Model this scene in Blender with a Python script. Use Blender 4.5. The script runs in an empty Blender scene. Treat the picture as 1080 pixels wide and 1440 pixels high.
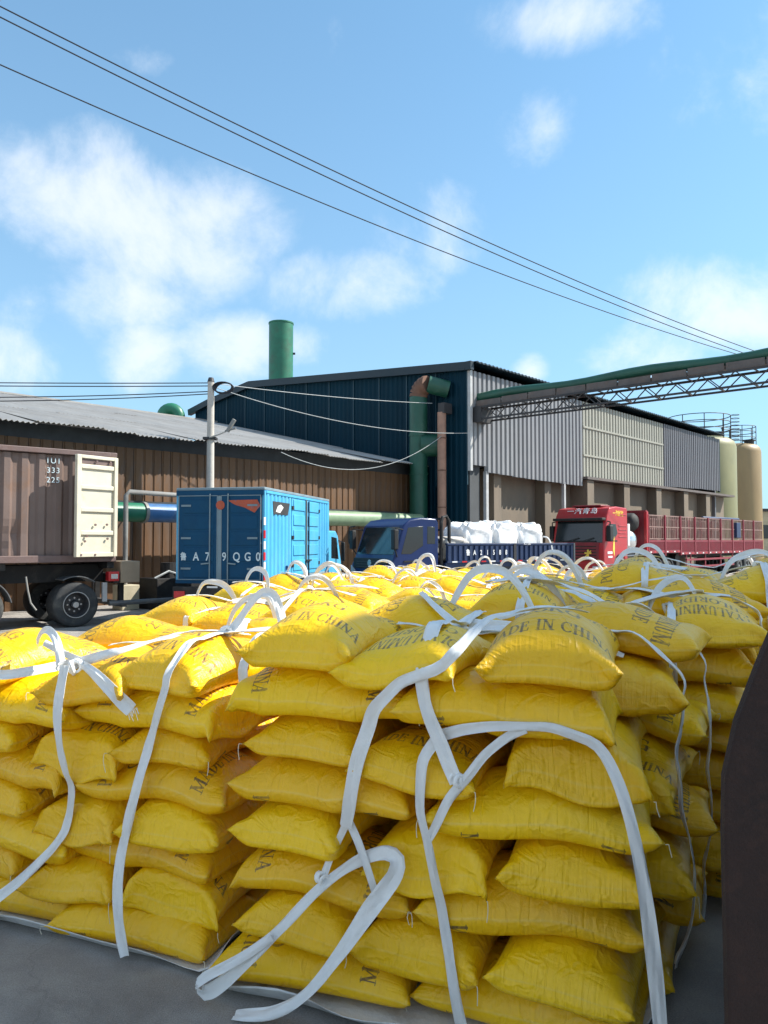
import bpy, math, random
import numpy as np
from mathutils import Vector, Matrix
from mathutils.bvhtree import BVHTree

S = bpy.context.scene
C = S.collection
R = math.radians
rnd = random.Random(7)

# ---------------------------------------------------------------- camera
cam = bpy.data.objects.new('camera', bpy.data.cameras.new('camera'))
C.objects.link(cam)
cam.location = (0, 0, 2.0)
cam.rotation_euler = (R(90) + math.atan(40 / 1082), 0, 0)
cam.data.sensor_fit = 'VERTICAL'
cam.data.sensor_height = 36
cam.data.lens = 36 * 1082 / 1440
cam.data.clip_start = 0.05
cam.data.clip_end = 3000
S.camera = cam

# ---------------------------------------------------------------- light
SUN_AZ, SUN_EL = 80.0, 44.0            # azimuth clockwise from +Y
sun = bpy.data.objects.new('sun', bpy.data.lights.new('sun', 'SUN'))
C.objects.link(sun)
sun.data.energy = 2.35
sun.data.angle = R(0.53)
sun.data.color = (1.0, 0.95, 0.86)
sd = Vector((math.sin(R(SUN_AZ)) * math.cos(R(SUN_EL)), math.cos(R(SUN_AZ)) * math.cos(R(SUN_EL)), math.sin(R(SUN_EL))))
sun.rotation_euler = (-sd).to_track_quat('-Z', 'Y').to_euler()
sun.location = (20, 10, 30)

S.view_settings.view_transform = 'Standard'
S.view_settings.look = 'None'
S.view_settings.gamma = 1
S.view_settings.use_curve_mapping = False
S.view_settings.exposure = 1.82

w = bpy.data.worlds.new('World')
S.world = w
w.use_nodes = True
nt = w.node_tree
N, L = nt.nodes, nt.links
N.clear()


def nd(nt, t, **kw):
    n = nt.nodes.new(t)
    for k, v in kw.items():
        if k.startswith('i_'):
            n.inputs[k[2:].replace('_', ' ')].default_value = v
        else:
            setattr(n, k, v)
    return n


def mth(nt, op, a, b=None, c=None, clamp=False):
    n = nt.nodes.new('ShaderNodeMath')
    n.operation = op
    n.use_clamp = clamp
    for i, v in enumerate((a, b, c)):
        if v is None:
            continue
        if isinstance(v, (int, float)):
            n.inputs[i].default_value = v
        else:
            nt.links.new(v, n.inputs[i])
    return n.outputs[0]


def dirpx(x, y):
    """direction of a point in the sky (angles measured from the straight-ahead axis)"""
    return Vector(((x - 540) / 1082, 1.0, (760 - y) / 1082)).normalized()


out = nd(nt, 'ShaderNodeOutputWorld')
bg = nd(nt, 'ShaderNodeBackground')
bg.inputs['Strength'].default_value = 0.115
sky = nd(nt, 'ShaderNodeTexSky')
sky.sky_type = 'NISHITA'
sky.sun_disc = False
sky.sun_elevation = R(SUN_EL)
sky.sun_rotation = R(SUN_AZ)
sky.altitude = 0
sky.air_density = 0.7
sky.dust_density = 0.3
sky.ozone_density = 1.6
tc = nd(nt, 'ShaderNodeTexCoord')
GEN = tc.outputs['Generated']
noi = nd(nt, 'ShaderNodeTexNoise', i_Scale=5.5, i_Detail=9.0, i_Roughness=0.62, i_Distortion=0.25)
L.new(GEN, noi.inputs['Vector'])
noi2 = nd(nt, 'ShaderNodeTexNoise', i_Scale=2.2, i_Detail=5.0, i_Roughness=0.55)
L.new(GEN, noi2.inputs['Vector'])
BLOBS = [(165, 285, 215, 85, 1.0), (230, 330, 150, 90, .9), (180, 410, 120, 80, .75), (205, 495, 70, 60, .85), (325, 490, 100, 55, .9),
         (430, 490, 60, 45, .7), (500, 400, 130, 60, .8), (610, 320, 130, 75, .55), (1010, 420, 140, 70, .8), (900, 495, 90, 50, .85),
         (755, 168, 60, 55, .62), (790, 5, 110, 45, .7), (5, 500, 70, 60, .8), (15, 430, 50, 50, .7), (750, 515, 30, 25, .8), (190, 65, 40, 25, .45),
         (1500, 330, 260, 120, .9), (-500, 350, 280, 110, .9), (1300, 60, 240, 120, .45), (-350, 60, 200, 80, .6)]
tot = None
for (bx, by, rx, ry, am) in BLOBS:
    c = dirpx(bx, by)
    right = Vector((c.y, -c.x, 0)).normalized()
    up = right.cross(c).normalized()
    sub = nd(nt, 'ShaderNodeVectorMath', operation='SUBTRACT')
    L.new(GEN, sub.inputs[0])
    sub.inputs[1].default_value = c
    ds = []
    for ax, rr in ((right, rx / 1082), (up, ry / 1082), (c, 0.6)):
        dt = nd(nt, 'ShaderNodeVectorMath', operation='DOT_PRODUCT')
        L.new(sub.outputs[0], dt.inputs[0])
        dt.inputs[1].default_value = ax / rr
        ds.append(mth(nt, 'POWER', mth(nt, 'ABSOLUTE', dt.outputs['Value']), 2.0))
    s = mth(nt, 'ADD', mth(nt, 'ADD', ds[0], ds[1]), ds[2])
    m = mth(nt, 'MULTIPLY', mth(nt, 'SUBTRACT', 1.0, mth(nt, "MULTIPLY", s, 0.62), clamp=True), am)
    tot = m if tot is None else mth(nt, 'MAXIMUM', tot, m)
# scattered cloud added over the unseen sky, denser than in view, for more ambient light
noi3 = nd(nt, 'ShaderNodeTexNoise', i_Scale=2.6, i_Detail=3.0, i_Roughness=0.5)
L.new(GEN, noi3.inputs['Vector'])
fw = nd(nt, 'ShaderNodeVectorMath', operation='DOT_PRODUCT')
L.new(GEN, fw.inputs[0])
fw.inputs[1].default_value = Vector((0, .94, .34))
away = nd(nt, 'ShaderNodeMapRange', interpolation_type='SMOOTHSTEP')
L.new(fw.outputs['Value'], away.inputs['Value'])
away.inputs['From Min'].default_value = 0.78
away.inputs['From Max'].default_value = 0.6
cov = nd(nt, 'ShaderNodeMapRange', interpolation_type='SMOOTHSTEP')
L.new(noi3.outputs['Fac'], cov.inputs['Value'])
cov.inputs['From Min'].default_value = 0.38
cov.inputs['From Max'].default_value = 0.56
tot = mth(nt, 'MAXIMUM', tot, mth(nt, 'MULTIPLY', mth(nt, 'MULTIPLY', cov.outputs[0], .85), away.outputs[0]))
nz = mth(nt, 'SUBTRACT', noi.outputs['Fac'], 0.5)
nz2 = mth(nt, 'SUBTRACT', noi2.outputs['Fac'], 0.5)
v = mth(nt, 'ADD', mth(nt, 'MULTIPLY', tot, 0.95), mth(nt, 'ADD', mth(nt, 'MULTIPLY', nz, 2.0), mth(nt, 'MULTIPLY', nz2, .5)))
mr = nd(nt, 'ShaderNodeMapRange', interpolation_type='SMOOTHSTEP')
L.new(v, mr.inputs['Value'])
mr.inputs['From Min'].default_value = 0.3
mr.inputs['From Max'].default_value = 1.02
mr.inputs['To Max'].default_value = 0.7
# thin veil that brightens the whole sky a little, more towards the horizon
sep = nd(nt, 'ShaderNodeSeparateXYZ')
L.new(GEN, sep.inputs[0])
cl = nd(nt, 'ShaderNodeMix', data_type='RGBA')
cl.inputs['A'].default_value = (2.7, 2.9, 3.1, 1)
cl.inputs['B'].default_value = (2.85, 2.87, 2.95, 1)
L.new(mr.outputs[0], cl.inputs['Factor'])
tint = nd(nt, 'ShaderNodeMix', data_type='RGBA', blend_type='MULTIPLY')
tint.inputs['Factor'].default_value = 1.0
L.new(sky.outputs[0], tint.inputs['A'])
tint.inputs['B'].default_value = (0.50, 0.80, 0.79, 1)
mx = nd(nt, 'ShaderNodeMix', data_type='RGBA')
L.new(mr.outputs[0], mx.inputs['Factor'])
# pale haze layer, thick towards the horizon
hz = nd(nt, 'ShaderNodeMix', data_type='RGBA')
el = mth(nt, 'MAXIMUM', sep.outputs['Z'], 0.0)
L.new(mth(nt, 'MULTIPLY', mth(nt, 'POWER', 2.718, mth(nt, 'MULTIPLY', el, -2.3)), 0.9), hz.inputs['Factor'])
L.new(tint.outputs['Result'], hz.inputs['A'])
hz.inputs['B'].default_value = (1.12, 1.48, 1.8, 1)
L.new(hz.outputs['Result'], mx.inputs['A'])
L.new(cl.outputs['Result'], mx.inputs['B'])
L.new(mx.outputs['Result'], bg.inputs['Color'])
L.new(bg.outputs[0], out.inputs[0])


# ---------------------------------------------------------------- materials
def material(name, col, rough=0.6, metal=0.0, var=0.18, vscale=2.5, bump=0.15, bscale=25.0, dirt=None, dscale=1.3, damt=0.5, stretch=(1, 1, 1), spec=0.5, coat=0.0, hv=0.0, cut=0.5):
    m = bpy.data.materials.new(name)
    m.use_nodes = True
    t = m.node_tree
    b = t.nodes['Principled BSDF']
    b.inputs['Roughness'].default_value = rough
    b.inputs['Metallic'].default_value = metal
    b.inputs['Specular IOR Level'].default_value = spec
    if coat:
        b.inputs['Coat Weight'].default_value = coat
        b.inputs['Coat Roughness'].default_value = 0.12
    tcn = nd(t, 'ShaderNodeTexCoord')
    mp = nd(t, 'ShaderNodeMapping')
    mp.inputs['Scale'].default_value = stretch
    t.links.new(tcn.outputs['Object'], mp.inputs['Vector'])
    oi = nd(t, 'ShaderNodeObjectInfo')
    n1 = nd(t, 'ShaderNodeTexNoise', i_Scale=vscale, i_Detail=7.0, i_Roughness=0.62)
    t.links.new(mp.outputs[0], n1.inputs['Vector'])
    rg = nd(t, 'ShaderNodeMapRange')
    t.links.new(n1.outputs['Fac'], rg.inputs['Value'])
    rg.inputs['From Min'].default_value = 0.25
    rg.inputs['From Max'].default_value = 0.75
    rg.inputs['To Min'].default_value = 1 - var
    rg.inputs['To Max'].default_value = 1 + var
    hs = nd(t, 'ShaderNodeHueSaturation')
    hs.inputs['Color'].default_value = (*col, 1)
    val = mth(t, 'MULTIPLY', rg.outputs[0], mth(t, 'ADD', 1 - hv, mth(t, 'MULTIPLY', oi.outputs['Random'], 2 * hv)))
    t.links.new(val, hs.inputs['Value'])
    colout = hs.outputs[0]
    if dirt:
        n2 = nd(t, 'ShaderNodeTexNoise', i_Scale=dscale, i_Detail=9.0, i_Roughness=0.7, i_Distortion=0.4)
        t.links.new(mp.outputs[0], n2.inputs['Vector'])
        r2 = nd(t, 'ShaderNodeMapRange')
        t.links.new(n2.outputs['Fac'], r2.inputs['Value'])
        r2.inputs['From Min'].default_value = cut
        r2.inputs['From Max'].default_value = cut + 0.18
        r2.inputs['To Max'].default_value = damt
        mxx = nd(t, 'ShaderNodeMix', data_type='RGBA')
        t.links.new(r2.outputs[0], mxx.inputs['Factor'])
        t.links.new(colout, mxx.inputs['A'])
        mxx.inputs['B'].default_value = (*dirt, 1)
        colout = mxx.outputs['Result']
    t.links.new(colout, b.inputs['Base Color'])
    n3 = nd(t, 'ShaderNodeTexNoise', i_Scale=bscale, i_Detail=6.0, i_Roughness=0.6)
    t.links.new(mp.outputs[0], n3.inputs['Vector'])
    if bump:
        bp = nd(t, 'ShaderNodeBump', i_Strength=bump, i_Distance=0.02)
        t.links.new(n3.outputs['Fac'], bp.inputs['Height'])
        t.links.new(bp.outputs[0], b.inputs['Normal'])
    rr = nd(t, 'ShaderNodeMapRange')
    t.links.new(n1.outputs['Fac'], rr.inputs['Value'])
    rr.inputs['To Min'].default_value = max(0.02, rough - 0.12)
    rr.inputs['To Max'].default_value = min(1, rough + 0.12)
    t.links.new(rr.outputs[0], b.inputs['Roughness'])
    return m


M = {}
M['asphalt'] = material('asphalt', (0.29, 0.27, 0.25), 0.85, var=0.4, vscale=1.6, bump=0.6, bscale=240, dirt=(0.4, 0.375, 0.34), dscale=2.4, damt=0.6, cut=.47)
def speckle(m):
    t = m.node_tree
    b = t.nodes['Principled BSDF']
    src = b.inputs['Base Color'].links[0].from_socket
    tcn = nd(t, 'ShaderNodeTexCoord')
    v = nd(t, 'ShaderNodeTexVoronoi', feature='DISTANCE_TO_EDGE', i_Scale=.55, i_Randomness=1.0)
    n = nd(t, 'ShaderNodeTexNoise', i_Scale=3.0, i_Detail=6.0)
    t.links.new(tcn.outputs['Object'], n.inputs['Vector'])
    ad = nd(t, 'ShaderNodeVectorMath', operation='MULTIPLY_ADD')
    t.links.new(n.outputs['Color'], ad.inputs[0])
    ad.inputs[1].default_value = (.5, .5, .5)
    t.links.new(tcn.outputs['Object'], ad.inputs[2])
    t.links.new(ad.outputs[0], v.inputs['Vector'])
    crack = mth(t, 'SUBTRACT', 1.0, mth(t, 'DIVIDE', v.outputs['Distance'], .006), clamp=True)
    g = nd(t, 'ShaderNodeTexNoise', i_Scale=120.0, i_Detail=2.0)
    t.links.new(tcn.outputs['Object'], g.inputs['Vector'])
    k = mth(t, 'SUBTRACT', mth(t, 'ADD', .62, mth(t, 'MULTIPLY', g.outputs['Fac'], .76)), mth(t, 'MULTIPLY', crack, .16))
    hs = nd(t, 'ShaderNodeHueSaturation')
    t.links.new(src, hs.inputs['Color'])
    t.links.new(k, hs.inputs['Value'])
    t.links.new(hs.outputs[0], b.inputs['Base Color'])


speckle(M['asphalt'])
M['roof_sheet'] = material('roof_sheet', (0.32, 0.31, 0.295), 0.55, 0.0, var=0.2, vscale=1.2, dirt=(0.2, 0.17, 0.14), dscale=0.9, damt=0.5, stretch=(1, 0.3, 1), hv=.07)
M['shed_wall'] = material('shed_wall', (0.125, 0.06, 0.023), 0.65, var=0.3, vscale=1.2, dirt=(0.1, 0.13, 0.15), dscale=.55, damt=0.55, stretch=(1, 1, 0.5), hv=.12)
M['shed_dark'] = material('shed_dark', (0.045, 0.05, 0.055), 0.8, var=0.3)
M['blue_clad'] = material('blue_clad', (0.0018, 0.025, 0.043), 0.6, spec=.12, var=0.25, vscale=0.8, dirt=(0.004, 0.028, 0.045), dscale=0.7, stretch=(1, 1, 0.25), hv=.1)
M['blue_seam'] = material('blue_seam', (0.03, 0.075, 0.1), 0.5)
M['dark_trim'] = material('dark_trim', (0.003, 0.017, 0.028), 0.5)
M['grey_clad'] = material('grey_clad', (0.22, 0.22, 0.23), 0.45, var=0.12, dirt=(0.22, 0.2, 0.18), dscale=0.5, damt=.4, stretch=(1, 1, .2), hv=.05)
M['cream_clad'] = material('cream_clad', (0.31, 0.3, 0.25), 0.5, var=0.12, dirt=(0.24, 0.22, 0.17), dscale=0.6, damt=.5, stretch=(1, 1, .2), hv=.05)
M['dark_clad'] = material('dark_clad', (0.12, 0.115, 0.125), 0.45, var=0.15, dirt=(0.15, 0.13, 0.13), dscale=0.5, damt=.4, stretch=(1, 1, .2), hv=.05)
M['white_trim'] = material('white_trim', (0.45, 0.45, 0.45), 0.5, dirt=(0.35, 0.32, .28), dscale=2)
M['concrete'] = material('concrete', (0.19, 0.15, 0.11), 0.85, var=0.2, vscale=0.9, bump=.3, dirt=(0.14, 0.12, 0.095), dscale=.6, damt=.6, stretch=(1, 1, .4), hv=.06)
M['dark_concrete'] = material('dark_concrete', (0.07, 0.075, 0.08), 0.85, var=0.25, vscale=0.9, bump=.3)
M['green'] = material('green', (0.018, 0.16, 0.09), 0.45, var=0.25, vscale=1.5, dirt=(0.05, 0.09, 0.055), dscale=1.0, damt=.6)
M['duct_green'] = material('duct_green', (0.015, 0.085, 0.055), 0.45, var=0.25, vscale=1.5, dirt=(0.06, 0.13, 0.09), dscale=1.2, damt=.7, cut=.56)
M['pale_green'] = material('pale_green', (0.2, 0.28, 0.17), 0.5, var=0.2, dirt=(0.12, 0.25, .12), dscale=1.2)
M['pipe_blue'] = material('pipe_blue', (0.04, 0.14, 0.33), 0.45, var=0.25, dirt=(0.2, 0.25, 0.3), dscale=1.5, damt=.5)
M['rust'] = material('rust', (0.17, 0.085, 0.055), 0.8, var=0.35, vscale=3, dirt=(0.1, 0.045, 0.028), dscale=3, damt=.7, bump=.3)
M['brown_pipe'] = material('brown_pipe', (0.36, 0.2, 0.14), 0.65, var=0.2, dirt=(0.2, 0.1, 0.07), dscale=1.2)
M['rust_plate'] = material('rust_plate', (0.026, 0.0125, 0.010), 0.9, var=0.4, vscale=5, dirt=(0.045, 0.02, 0.014), dscale=14, damt=.6, bump=.5, bscale=120)
M['grey_pipe'] = material('grey_pipe', (0.24, 0.235, 0.22), 0.55, dirt=(0.25, .2, .16), dscale=3)
M['steel_dark'] = material('steel_dark', (0.035, 0.033, 0.035), 0.6, var=.3)
M['trough'] = material('trough', (0.12, 0.1, 0.092), 0.7, var=.3, dirt=(0.14, 0.09, 0.07), dscale=2.2, damt=.8)
M['silo'] = material('silo', (0.27, 0.185, 0.085), 0.5, var=.15, vscale=.7, dirt=(0.3, 0.22, 0.1), dscale=.4, damt=.6, stretch=(1, 1, .3))
M['silo_green'] = material('silo_green', (0.22, 0.21, 0.1), 0.5, var=.12, vscale=.7)
M['pole'] = material('pole', (0.5, 0.46, 0.41), 0.85, var=.15, vscale=4, dirt=(0.3, .26, .22), dscale=1.5, damt=.5)
M['cable'] = material('cable', (0.02, 0.02, 0.025), 0.6, bump=0)
M['cable_pale'] = material('cable_pale', (0.4, 0.42, 0.42), 0.6, bump=0)
M['rubber'] = material('rubber', (0.032, 0.034, 0.036), 0.8, var=.3, dirt=(0.12, 0.115, 0.1), dscale=3, damt=.55, bump=.3)
M['rim'] = material('rim', (0.05, 0.05, 0.055), 0.55, .3, var=.3, dirt=(0.12, .1, .08), dscale=5)
M['rim_edge'] = material('rim_edge', (0.4, 0.4, 0.4), 0.4, .7)
M['chassis'] = material('chassis', (0.009, 0.009, 0.01), 0.7, var=.3, dirt=(0.07, .06, .05), dscale=2)
M['mudguard'] = material('mudguard', (0.1, 0.105, 0.11), 0.55, dirt=(0.2, .18, .16), dscale=3)
M['container'] = material('container', (0.17, 0.118, 0.1), 0.6, var=.2, vscale=1.2, dirt=(0.17, 0.095, 0.06), dscale=1.6, damt=.9, stretch=(1, 1, .6), cut=.54)
M['container_rail'] = material('container_rail', (0.15, 0.1, 0.092), 0.6, var=.25, dirt=(0.12, 0.06, 0.045), dscale=2.5, damt=.7)
M['cream_door'] = material('cream_door', (0.6, 0.55, 0.43), 0.5, var=.1, dirt=(0.4, 0.3, 0.2), dscale=2.3, damt=.8, cut=.57)
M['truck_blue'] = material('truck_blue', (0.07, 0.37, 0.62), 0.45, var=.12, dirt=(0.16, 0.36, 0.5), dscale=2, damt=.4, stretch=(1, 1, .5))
M['truck_rear_shaded'] = material('truck_rear_shaded', (0.003, 0.055, 0.125), 0.55, spec=.2, var=.15, dirt=(0.01, 0.065, 0.12), dscale=2, damt=.5)  # the truck's blue with the rear's shade put into the colour
M['seal'] = material('seal', (0.17, 0.24, 0.28), 0.6)
M['logo_orange'] = material('logo_orange', (0.42, 0.08, 0.035), 0.6, var=.25, dirt=(0.08, 0.17, 0.28), dscale=9, damt=.8, cut=.56)
M['lettering_pale'] = material('lettering_pale', (0.55, 0.66, 0.7), 0.6, dirt=(0.1, 0.22, .33), dscale=16, damt=.5)
M['lettering_white'] = material('lettering_white', (0.78, 0.78, 0.78), 0.6)
M['lettering_yellow'] = material('lettering_yellow', (0.8, 0.55, 0.08), 0.6)
M['navy'] = material('navy', (0.004, 0.018, 0.09), 0.4, spec=.3, var=.15, coat=.2, dirt=(0.012, 0.03, .1), dscale=2.5, damt=.3)
M['navy_bed'] = material('navy_bed', (0.009, 0.027, 0.085), 0.5, var=.25, dirt=(0.03, 0.045, .09), dscale=3, damt=.6)
M['glass'] = material('glass', (0.012, 0.017, 0.02), 0.06, var=.1, bump=0, spec=.7)
M['lamp_glass'] = material('lamp_glass', (0.5, 0.52, 0.54), 0.12, .3, bump=.2)
M['red'] = material('red', (0.4, 0.014, 0.02), 0.35, var=.12, coat=.1, dirt=(0.3, 0.05, .05), dscale=3, damt=.4)
M['red_dark'] = material('red_dark', (0.2, 0.018, 0.026), 0.5, var=.25, dirt=(0.09, .03, .03), dscale=2, damt=.6)
M['red_trailer'] = material('red_trailer', (0.22, 0.02, 0.034), 0.5, var=.2, dirt=(0.2, 0.06, .06), dscale=3, damt=.6)
M['cage'] = material('cage', (0.24, 0.15, 0.13), 0.6, var=.3, dirt=(0.2, .08, .06), dscale=4, damt=.7)
M['chrome'] = material('chrome', (0.7, 0.72, 0.74), 0.22, .9, bump=.05)
M['red_lens'] = material('red_lens', (0.5, 0.02, 0.025), 0.25, bump=0)
M['white_paint'] = material('white_paint', (0.72, 0.72, 0.7), 0.5)
M['yellow_plate'] = material('yellow_plate', (0.5, 0.36, 0.03), 0.5)
M['bulk_white'] = material('bulk_white', (0.8, 0.8, 0.8), 0.7, var=.08, bump=.3, bscale=18, dirt=(0.52, .5, .46), dscale=3, damt=.5)
M['debris'] = material('debris', (0.5, 0.47, 0.43), 0.85, var=.3, vscale=8, bump=.6)
M['box_brown'] = material('box_brown', (0.3, 0.23, 0.16), 0.7)
M['warehouse'] = material('warehouse', (0.3, 0.31, 0.32), 0.6)
M['beige'] = material('beige', (0.45, 0.4, 0.28), 0.8)
M['sheet_white'] = material('sheet_white', (0.78, 0.78, 0.77), 0.75, var=.1, bump=.3, bscale=40, dirt=(0.4, .38, .34), dscale=4, damt=.6)
M['twine'] = material('twine', (0.7, 0.66, 0.52), 0.8, bump=0)


# ---------------------------------------------------------------- helpers
def link(o, parent=None):
    C.objects.link(o)
    if parent is not None:
        o.parent = parent
    return o


def tag(o, label=None, cat=None, group=None, kind=None):
    if label: o['label'] = label
    if cat: o['category'] = cat
    if group: o['group'] = group
    if kind: o['kind'] = kind
    return o


def thing(name, label, cat, loc=(0, 0, 0), rz=0.0, group=None):
    o = bpy.data.objects.new(name, None)
    o.empty_display_size = 0.2
    o.location = loc
    o.rotation_euler = (0, 0, rz)
    link(o)
    return tag(o, label, cat, group)


def pymesh(name, verts, faces, mat, parent=None, smooth=False):
    me = bpy.data.meshes.new(name)
    me.from_pydata([tuple(map(float, v)) for v in verts], [], faces)
    if smooth:
        me.polygons.foreach_set('use_smooth', [True] * len(me.polygons))
    me.materials.append(M[mat] if isinstance(mat, str) else mat)
    me.update()
    return link(bpy.data.objects.new(name, me), parent)


class MB:
    def __init__(self):
        self.v, self.f = [], []

    def add(self, vs, fs):
        n = len(self.v)
        self.v += [tuple(v) for v in vs]
        self.f += [tuple(i + n for i in f) for f in fs]
        return self

    def box(self, x0, x1, y0, y1, z0, z1, rot=None, piv=(0, 0, 0)):
        vs = [Vector((x, y, z)) for z in (z0, z1) for y in (y0, y1) for x in (x0, x1)]
        if rot is not None:
            p = Vector(piv)
            vs = [rot @ (q - p) + p for q in vs]
        return self.add(vs, [(0, 2, 3, 1), (4, 5, 7, 6), (0, 1, 5, 4), (2, 6, 7, 3), (0, 4, 6, 2), (1, 3, 7, 5)])

    def bar(self, a, b, wx, wz, up=(0, 0, 1)):
        a, b = Vector(a), Vector(b)
        d = (b - a).normalized()
        u = Vector(up)
        s = d.cross(u)
        if s.length < 1e-4:
            s = d.cross(Vector((1, 0, 0)))
        s.normalize()
        t = s.cross(d)
        vs = []
        for p in (a, b):
            for i, j in ((-1, -1), (1, -1), (1, 1), (-1, 1)):
                vs.append(p + s * i * wx / 2 + t * j * wz / 2)
        return self.add(vs, [(3, 2, 1, 0), (4, 5, 6, 7), (0, 1, 5, 4), (1, 2, 6, 5), (2, 3, 7, 6), (3, 0, 4, 7)])

    def cyl(self, a, b, r0, r1=None, n=16, caps=True):
        r1 = r0 if r1 is None else r1
        a, b = Vector(a), Vector(b)
        d = (b - a).normalized()
        s = d.orthogonal().normalized()
        t = d.cross(s)
        vs = []
        for p, r in ((a, r0), (b, r1)):
            for k in range(n):
                an = 2 * math.pi * k / n
                vs.append(p + (s * math.cos(an) + t * math.sin(an)) * r)
        fs = [(k, (k + 1) % n, n + (k + 1) % n, n + k) for k in range(n)]
        if caps:
            fs += [tuple(range(n - 1, -1, -1)), tuple(range(n, 2 * n))]
        return self.add(vs, fs)

    def tube(self, pts, r, n=8):
        pts = [Vector(p) for p in pts]
        vs, fs = [], []
        s = None
        for i, p in enumerate(pts):
            d = (pts[min(i + 1, len(pts) - 1)] - pts[max(i - 1, 0)]).normalized()
            if s is None:
                s = d.orthogonal().normalized()
            s = (s - d * s.dot(d))
            s = s.normalized() if s.length > 1e-5 else d.orthogonal().normalized()
            t = d.cross(s)
            rr = r[i] if isinstance(r, (list, tuple)) else r
            for k in range(n):
                an = 2 * math.pi * k / n
                vs.append(p + (s * math.cos(an) + t * math.sin(an)) * rr)
        for i in range(len(pts) - 1):
            for k in range(n):
                fs.append((i * n + k, i * n + (k + 1) % n, (i + 1) * n + (k + 1) % n, (i + 1) * n + k))
        fs += [tuple(range(n - 1, -1, -1)), tuple(range((len(pts) - 1) * n, len(pts) * n))]
        return self.add(vs, fs)

    def lathe(self, prof, n=32, axis='z', c=(0, 0, 0)):
        vs, fs = [], []
        for r, h in prof:
            for k in range(n):
                an = 2 * math.pi * k / n
                p = (r * math.cos(an), r * math.sin(an), h) if axis == 'z' else (r * math.cos(an), h, r * math.sin(an))
                vs.append(Vector(p) + Vector(c))
        for i in range(len(prof) - 1):
            for k in range(n):
                q = (i * n + k, i * n + (k + 1) % n, (i + 1) * n + (k + 1) % n, (i + 1) * n + k)
                fs.append(q if axis == 'z' else q[::-1])
        return self.add(vs, fs)

    def prism(self, poly, y0, y1):
        """polygon in x,z (counter-clockwise seen from -y) extruded along y"""
        n = len(poly)
        vs = [(x, y0, z) for x, z in poly] + [(x, y1, z) for x, z in poly]
        return self.add(vs, [tuple(range(n)), tuple(range(2 * n - 1, n - 1, -1))] + [((k + 1) % n, k, n + k, n + (k + 1) % n) for k in range(n)])

    def build(self, name, mat, parent=None, smooth=False, bevel=0.0, seg=2):
        o = pymesh(name, self.v, self.f, mat, parent, smooth)
        if bevel:
            b = o.modifiers.new('bevel', 'BEVEL')
            b.width = bevel
            b.segments = seg
            b.limit_method = 'ANGLE'
            b.angle_limit = R(35)
            b.harden_normals = False
            if not smooth:
                o.data.polygons.foreach_set('use_smooth', [True] * len(o.data.polygons))
                o.data.set_sharp_from_angle(angle=R(32))
        elif smooth:
            o.data.set_sharp_from_angle(angle=R(42))
        return o


def text(body, size, loc, rot, mat, parent, name='lettering', ext=0.003, sx=1.0, bold=0.0, align='CENTER', space=1.0):
    cu = bpy.data.curves.new(name, 'FONT')
    cu.body = body
    cu.size = size
    cu.align_x = align
    cu.align_y = 'CENTER'
    cu.extrude = ext
    cu.offset = bold
    cu.space_character = space
    tmp = bpy.data.objects.new(name + '_curve', cu)
    C.objects.link(tmp)
    dg = bpy.context.evaluated_depsgraph_get()
    me = bpy.data.meshes.new_from_object(tmp.evaluated_get(dg))
    bpy.data.objects.remove(tmp)
    bpy.data.curves.remove(cu)
    me.materials.clear()
    me.materials.append(M[mat])
    o = bpy.data.objects.new(name, me)
    link(o, parent)
    o.location = loc
    o.rotation_euler = rot
    o.scale = (sx, 1, 1)
    return o


def corrugated(w, h, pitch, depth, flat=0.35, slope=0.18, th=0.012, top=None, hseg=1):
    """vertical-ribbed sheet in x (0..w), z (0..h), ribs bulging to -y; solid of small thickness. top(x) overrides the height"""
    xs = [0.0]
    ys = [0.0]
    x = 0.0
    while x < w - 1e-6:
        for dx, y in ((flat, 0.0), (slope, -depth), (1 - flat - 2 * slope, -depth), (slope, 0.0)):
            nx_ = min(w, x + dx * pitch)
            xs.append(nx_)
            ys.append(y if nx_ < w else (y if nx_ == x + dx * pitch else ys[-1]))
            x = nx_
            if x >= w - 1e-6:
                break
    n = len(xs)
    vs, fs = [], []
    for off in (0.0, th):
        for k in range(hseg + 1):
            for i in range(n):
                hh = top(xs[i]) if top else h
                vs.append((xs[i], ys[i] + off, hh * k / hseg))
    m = n * (hseg + 1)
    for k in range(hseg):
        for i in range(n - 1):
            a = k * n + i
            fs.append((a, a + 1, a + n + 1, a + n))
            fs.append((m + a + 1, m + a, m + a + n, m + a + n + 1))
    for i in range(n - 1):
        fs.append((m + i, m + i + 1, i + 1, i))
        a = hseg * n + i
        fs.append((a, a + 1, m + a + 1, m + a))
    fs.append((0, n * hseg, m + n * hseg, m) if hseg == 1 else (0, n, m + n, m))
    a = n - 1
    fs.append((a, m + a, m + a + n * hseg, a + n * hseg))
    return vs, fs
# ================================================================ ground
def ground():
    vs, fs = [], []
    ring = [(-900, -700), (900, -700), (900, 1500), (-900, 1500)]
    vs = [(x, y, 0) for x, y in ring]
    o = pymesh('ground', vs, [(0, 1, 2, 3)], 'asphalt')
    tag(o, kind='structure')


ground()

D1 = Vector((0.672, 0.741, 0)).normalized()
RZ = math.atan2(D1.y, D1.x)
COR = Vector((3.66, 33.0, 0))


def bl(x, y, z=0.0):
    """building frame (x along the long wall, y into the building) to world"""
    return COR + D1 * x + Vector((-D1.y, D1.x, 0)) * y + Vector((0, 0, z))


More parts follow.
